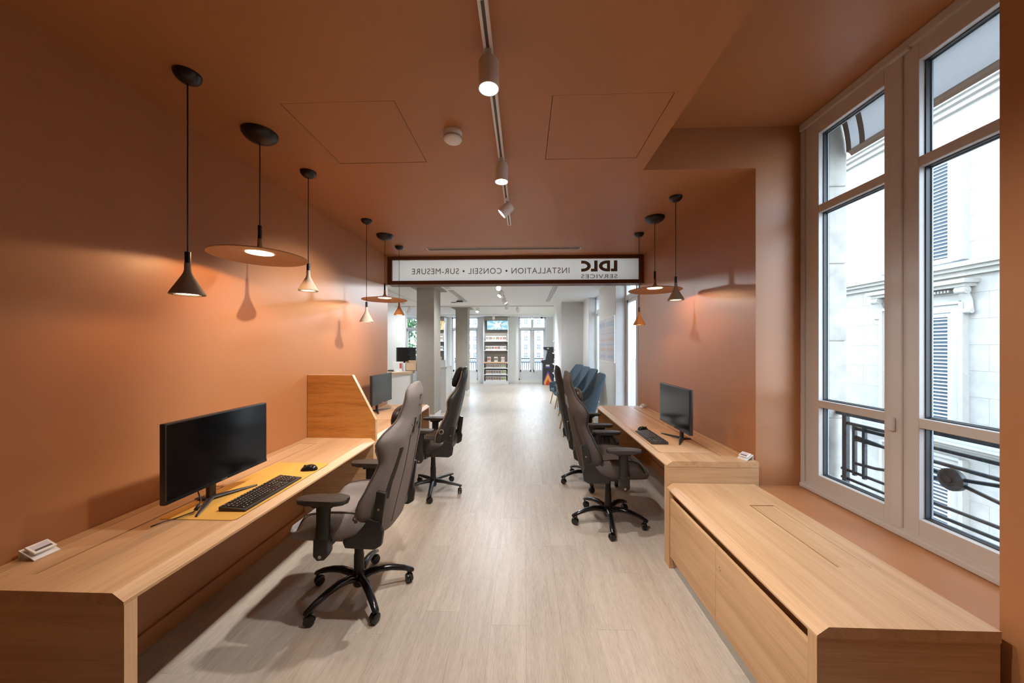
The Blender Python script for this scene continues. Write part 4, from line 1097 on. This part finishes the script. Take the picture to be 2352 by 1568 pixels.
# ------------------------------------------------------------------ display shelves
INKS = ['carton_ink', 'ink_tan', 'ink_red', 'ink_green', 'ink_blue', 'carton_ink', 'carton_ink']
BOX = {}
INKN = {'carton_ink': 'black', 'ink_tan': 'tan', 'ink_red': 'red', 'ink_green': 'green', 'ink_blue': 'blue'}
def product(label, x, y, z, w, h, ink, group, k):
    key = (w, h, ink, k % 3)
    if key not in BOX:
        t = thing('product_box', label, 'box', (x, y, z), 0, group)
        a = box('carton', 'carton_white' if k % 3 else 'poster_pale', t, -w / 2, w / 2, -.05, .07, 0, h, .002)
        bm = bmesh.new(); rnd = random.Random(k)
        bm_box(bm, -w * .42, w * .42, -.052, -.049, h * .30, h * .80)
        b2 = obj('print', bm, ink, t)
        bm = bmesh.new(); bm_box(bm, -w * .2, w * .25, -.0535, -.051, h * .40, h * .66); c = obj('picture', bm, 'ink_tan' if ink != 'ink_tan' else 'poster_pale', t)
        BOX[key] = (t, a, b2, c)
    else:
        src = BOX[key]
        t = like(src[0], None, (x, y, z)); t['label'] = label; t['group'] = group; t['category'] = 'box'
        for s in src[1:]: like(s, t)
def display(x0, x1, label, scr, where):
    t = thing('display_shelf', label, 'shelf', ((x0 + x1) / 2, 14.66, 0)); w = (x1 - x0) / 2
    y0, y1 = -.21, .235
    boxes('side_panel', 'frame_white', t, [(-w, -w + .03, y0, y1, 0, 2.79)]); boxes('side_panel', 'frame_white', t, [(w - .03, w, y0, y1, 0, 2.79)])
    box('back_panel', 'shop_grey', t, -w + .03, w - .03, y1 - .02, y1, .1, 2.79); box('plinth', 'frame_white', t, -w + .03, w - .03, y0, y1, 0, .10); 
    for zz in (.10, .375, .645, 1.39, 1.775): box('shelf_board', 'frame_white', t, -w + .03, w - .03, y0, y1 - .02, zz, zz + .03)
    box('counter_board', 'counter_wood', t, -w + .03, w - .03, y0 - .02, y1 - .02, .86, .93)
    box('fascia', 'shop_grey', t, -w + .03, w - .03, y0 + .05, y0 + .08, 2.66, 2.79)
    names = {.13: 'bottom', .405: 'second', .675: 'third', .931: 'wooden', 1.42: 'fifth', 1.805: 'top'}
    for zz, n_, bw, bh in ((.13, 8, .105, .19), (.405, 8, .105, .18), (.675, 9, .095, .155), (.931, 3, .15, .20), (1.42, 7, .12, .17), (1.805, 6, .13, .20)):
        for k in range(n_):
            xx = x0 + .09 + (k + .5) * (x1 - x0 - .18) / n_
            ink_ = INKS[(k * 3 + int(zz * 10)) % 7] if zz > .9 else INKS[(k // 3 * 5) % 7]
            product('small box with %s print on the %s shelf of the %s display' % (INKN[ink_], names[zz], where), xx, 14.55, zz, bw, bh, ink_, 'boxes on the %s display' % where, k + int(zz * 10))
    # screen
    tv = thing('wall_screen', {'s': 'screen showing a white star on blue rays above shelf', 'g': 'screen showing gold zigzag lines above shelf'}[scr], 'screen', ((x0 + x1) / 2 + .06, 14.58, 2.26))
    hw_ = .44
    boxes('bezel', 'black_gloss', tv, [(-hw_ - .008, hw_ + .008, .0, .04, 0, .40)])
    if scr == 's':
        box('picture', 'screen_sky', tv, -hw_, hw_, -.004, .001, .01, .39)
        bm = bmesh.new()
        for k in range(9):
            a = k * 2 * PI / 9; b2 = a + PI / 9; R_ = .75
            def cl(px_, pz_):
                s = min(1, hw_ / max(1e-6, abs(px_)), .19 / max(1e-6, abs(pz_))); return px_ * s, pz_ * s + .2
            p1, p2 = cl(R_ * math.cos(a), R_ * math.sin(a)), cl(R_ * math.cos(b2), R_ * math.sin(b2))
            bm.faces.new([bm.verts.new((0, -.0055, .2)), bm.verts.new((p1[0], -.0055, p1[1])), bm.verts.new((p2[0], -.0055, p2[1]))])
        obj('rays', bm, 'screen_pale', tv)
        def star(r, off, y_):
            bm = bmesh.new(); P = []
            for k in range(10):
                a = PI / 2 + .25 + k * PI / 5; rr = r if k % 2 == 0 else r * .45; P.append(bm.verts.new((off + rr * math.cos(a) * 1.1, y_, max(.012, min(.388, .2 + rr * math.sin(a))))))
            c = bm.verts.new((off, y_, .2))
            for k in range(10): bm.faces.new((c, P[k], P[(k + 1) % 10]))
            return bm
        obj('star_outline', star(.225, .015, -.0065), 'carton_ink', tv); obj('star', star(.205, .0, -.0075), 'screen_white', tv)
    else:
        box('picture', 'screen_gold', tv, -hw_, hw_, -.004, .001, .01, .39)
        for k in range(6):
            bm = bmesh.new(); xx = -.36 + k * .145
            bm_prism(bm, [(xx, .02), (xx + .06, .20), (xx + .03, .20), (xx + .10, .38), (xx + .115, .38), (xx + .055, .215), (xx + .08, .215), (xx + .02, .02)], 'y', -.0075, -.004); obj('zigzag', bm, 'carton_ink', tv)
            bm = bmesh.new(); bm_prism(bm, [(xx + .04, .02), (xx + .085, .18), (xx + .105, .38), (xx + .135, .38), (xx + .09, .18), (xx + .07, .02)], 'y', -.006, -.004); obj('glow_band', bm, 'screen_gold_pale', tv)
display(-1.705, -.655, 'white display shelf under the star screen', 's', 'star screen')
display(-4.36, -3.32, 'white display shelf under the gold screen', 'g', 'gold screen')

# side shelf by the pier
t = thing('wall_shelf', 'narrow white shelf with lime back panel beside the pier', 'shelf', (1.14, 12.7, 0))
box('back_panel', 'lime_panel', t, .06, .08, -.6, .6, 0, 2.8)
for zz in (.2, .55, .9, 1.3, 1.75): box('shelf_board', 'frame_white', t, -.07, .06, -.6, .6, zz, zz + .03)
for k in range(8):
    zz = (.23, .58, .93, 1.33)[k % 4]; yy = 12.25 + (k // 4) * .45
    product('small box with %s print on the lime-backed shelf' % INKN[INKS[k % 7]], 1.13, yy, zz, .10, .20, INKS[k % 7], 'boxes on the lime-backed shelf', k)

# arcade machine
ar = thing('arcade_machine', 'black arcade machine with orange and purple flame artwork', 'arcade machine', (.76, 14.2, 0))
bm = bmesh.new()
bm_prism(bm, [(0, 0), (.42, 0), (.42, 1.55), (.03, 1.55), (.04, 1.46), (.10, 1.42), (.20, 1.40), (.11, 1.03), (-.06, 1.0), (-.055, .93), (0, .87)], 'y', 0, .55)
obj('cabinet', bm, 'arcade_black', ar)
box('marquee', 'arcade_purple', ar, .026, .05, .03, .52, 1.47, 1.54); bm = bmesh.new(); bm_prism(bm, [(.185, 1.385), (.196, 1.385), (.118, 1.06), (.107, 1.06)], 'y', .04, .5); obj('screen', bm, 'screen_black', ar)
bm = bmesh.new()
for yy in (.12, .4): bm_cyl(bm, (.0, yy, 1.01), (.0, yy, 1.07), .008, seg=8); bmesh.ops.create_uvsphere(bm, u_segments=10, v_segments=6, radius=.018, matrix=Matrix.Translation((0, yy, 1.08)))
obj('joystick', bm, 'key_red', ar)
for k, (m_, s) in enumerate((('arcade_purple', 1.0), ('arcade_orange', .84), ('arcade_yellow', .70), ('arcade_orange', .55), ('arcade_red', .40))):
    bm = bmesh.new(); y_ = -.001 - k * .0012
    bm_prism(bm, [(.205 - .195 * s, .01), (.205 - .195 * s, .12 * s + .02), (.205, .58 * s + .01), (.205 + .195 * s, .12 * s + .02), (.205 + .195 * s, .01)], 'y', y_, .002); obj('flame_art', bm, m_, ar)
box('badge', 'carton_white', ar, .12, .27, -.003, .001, .76, .83); box('badge_band', 'arcade_purple', ar, .10, .29, -.002, .001, .69, .75)
box('badge', 'carton_white', ar, .17, .24, -.003, .001, 1.47, 1.51)

# poster frame on the wall between the tall windows
pf = thing('poster_frame', 'double framed pale poster on the shop wall above armchairs', 'poster', (1.672, 7.098, 1.255))
box('frame', 'white_metal', pf, -.022, -.001, -.646, .646, 0, .893)
for a, b_ in ((-.625, -.02), (.02, .625)):
    p = box('poster', 'poster_pale', pf, -.024, -.021, a, b_, .025, .868)
    for k, (m_, z_, h_) in enumerate((('poster_blue', .70, .10), ('poster_blue', .56, .02), ('poster_orange', .42, .05), ('poster_blue', .33, .025), ('poster_orange', .22, .06), ('poster_blue', .08, .06))):
        box('printed_band', m_, p, -.0250, -.0238, a + .03, b_ - .03 - .05 * (k % 3), z_, z_ + h_)

# ------------------------------------------------------------------ curved counter and its equipment
ct = thing('service_counter', 'white curved service counter with oak top beside the grey column', 'counter', (-3.20, 7.52, 0), 0)
def arc_pts(r, a0, a1, n_): return [(r * math.cos(a0 + (a1 - a0) * i / n_), r * math.sin(a0 + (a1 - a0) * i / n_)) for i in range(n_ + 1)]
def crescent(r0, r1): return [(a, b_) for a, b_ in arc_pts(r1, math.radians(-105), math.radians(-15), 16)] + [(a, b_) for a, b_ in arc_pts(r0, math.radians(-15), math.radians(-105), 16)]
bm = bmesh.new(); bm_prism(bm, crescent(.25, .88), 'z', 0, 1.0); obj('front_panel', bm, 'shop_white', ct, 'auto')
bm = bmesh.new(); bm_prism(bm, crescent(.22, .92), 'z', 1.0, 1.045); obj('counter_top', bm, 'counter_wood', ct, 'auto')
def counter_monitor(label, x, y, rz, zc):
    t = thing('counter_monitor', label, 'monitor', (x, y, 1.045), rz)
    bm = bmesh.new(); bm_box(bm, -.27, .27, -.02, .02, .12 + zc, .46 + zc, .006); obj('casing', bm, 'black_plastic', t)
    box('screen', 'screen_black', t, -.262, .262, .0205, .0215, .13 + zc, .452 + zc)
    bm = bmesh.new(); bm_cyl(bm, (.0, -.13, 0), (0, -.13, .42), .016, seg=12); bm_box(bm, -.02, .02, -.13, -.02, .28 + zc, .32 + zc, .004); bm_box(bm, -.05, .05, -.18, -.08, 0, .015, .004); obj('monitor_arm', bm, 'black_plastic', t)
counter_monitor('black monitor on a pole arm, back turned, on the counter', -2.62, 7.66, math.radians(62), .04)
t = thing('counter_monitor', 'black monitor behind the column above the counter', 'monitor', (-2.50, 8.75, 0), math.radians(172))
bm = bmesh.new(); bm_box(bm, -.24, .24, -.02, .02, 1.33, 1.58, .006); obj('casing', bm, 'black_plastic', t); bm = bmesh.new(); bm_cyl(bm, (0, -.05, 0), (0, -.05, 1.4), .02, seg=12); bm_box(bm, -.14, .14, -.17, .07, 0, .015, .004); obj('stand', bm, 'black_plastic', t)
t = thing('leaflet_holder', 'white leaflet holder with red print on the counter', 'leaflet holder', (-2.66, 7.22, 1.045), 0)
bm = bmesh.new(); bm_prism(bm, [(-.06, 0), (.07, 0), (.05, .20), (.04, .20), (.05, .01), (-.06, .01)], 'x', -.11, .11); obj('holder', bm, 'white_plastic', t)
box('leaflet', 'carton_white', t, -.09, .09, .02, .03, .012, .18); box('print', 'ink_red', t, .04, .085, .0175, .0215, .06, .17)
t = thing('card_terminal', 'flat black device lying on the counter top', 'device', (-2.83, 7.10, 1.045), math.radians(10)); box('case', 'black_plastic', t, -.13, .13, -.06, .06, .012, .035, .005); box('foot', 'steel', t, -.1, .1, -.04, .04, 0, .012)
t = thing('counter_box', 'open oak letter box standing on the counter', 'box', (-2.395, 7.40, 1.045), 0)
bm = bmesh.new()
for b_ in ((-.12, .12, -.1, -.09, 0, .17), (-.12, .12, .09, .1, 0, .22), (-.12, -.11, -.1, .1, 0, .2), (.11, .12, -.1, .1, 0, .2), (-.12, .12, -.1, .1, 0, .01)): bm_box(bm, *b_)
obj('case', bm, 'counter_wood', t)
# white display plinth behind the first column
t = thing('display_plinth', 'tall white display plinth just behind the front column', 'plinth', (-1.98, 8.55, 0)); box('block', 'shop_white', t, -.22, .12, -.3, .3, 0, 1.05, .004); box('top', 'frame_white', t, -.23, .14, -.31, .31, 1.05, 1.08, .003)
bm = bmesh.new(); bm_prism(bm, [(-.1, 0), (.08, 0), (.08, .05), (-.1, .16)], 'x', -.12, .08); tag(obj('display_stand', bm, 'white_plastic', loc=(-1.98, 8.45, 1.0802)), 'slanted white stand on top of the display plinth', 'stand')

# ------------------------------------------------------------------ blue armchairs
ARM = None
def armchair(label, x, y, face):
    global ARM
    if ARM is None:
        t = thing('blue_armchair', label, 'chair', (x, y, 0), face - PI / 2, 'blue high-back armchairs')
        n_, m_ = 36, 12; bm = bmesh.new(); G = []
        for i in range(n_ + 1):
            u = -1 + 2 * i / n_; a = abs(u)
            if a < .42: px_, py_ = u / .42 * .27, -.27 + .03 * (a / .42) ** 2
            else:
                s = (a - .42) / .58; px_ = math.copysign(.27 + .075 * math.sin(min(1, s * 2) * PI / 2), u); py_ = -.24 + s * .56
            top = .62 + .46 * (1 - smooth01(.40, .62, a)) - .03 * smooth01(.7, 1.0, a)
            row = []
            for j in range(m_ + 1):
                v = j / m_; z = .34 + (top - .34) * v
                lean_ = -.27 * max(0, z - .40) * (1 - smooth01(.45, .75, a)) ; flare = 1 + .10 * (z - .4) * (1 if a > .3 else a / .3)
                row.append(bm.verts.new((px_ * flare * (.82 + .18 * min(1, v * 3)), py_ + lean_, z)))
            G.append(row)
        for i in range(n_):
            for j in range(m_): bm.faces.new((G[i][j], G[i + 1][j], G[i + 1][j + 1], G[i][j + 1]))
        sh = obj('shell', bm, 'blue_fabric', t, True)
        md = sh.modifiers.new('thickness', 'SOLIDIFY'); md.thickness = .035; md.offset = 0; md2 = sh.modifiers.new('subdivision', 'SUBSURF'); md2.levels = 1; md2.render_levels = 1
        bm = bmesh.new(); bm_box(bm, -.30, .30, -.26, .31, .34, .44, .035, 3); se = obj('seat', bm, 'blue_fabric', t, True)
        parts = [sh, se]
        for sx_ in (-1, 1):
            for (ya, yb) in ((.24, .30), (-.20, -.30)):
                bm = bmesh.new(); bm_cyl(bm, (sx_ * .24, ya, .35), (sx_ * .31, yb, 0), .020, .013, 14); parts.append(obj('leg', bm, 'beech', t, True))
        bm = bmesh.new(); bm_box(bm, -.25, .25, .235, .262, .27, .32, .004); parts.append(obj('crossbar', bm, 'beech', t))
        ARM = (t, parts)
    else:
        t = like(ARM[0], None, (x, y, 0), (0, 0, face - PI / 2)); t['label'] = label
        for p in ARM[1]: like(p, t)
armchair('blue high-back armchair nearest the window-wall desk', .98, 6.36, PI)
armchair('blue high-back armchair second from the window-wall desk', 1.10, 7.62, PI + .08)
armchair('blue high-back armchair third from the window-wall desk', 1.10, 8.50, PI + .1)
armchair('blue high-back armchair nearest the grey pier', 1.08, 9.36, PI + .22)
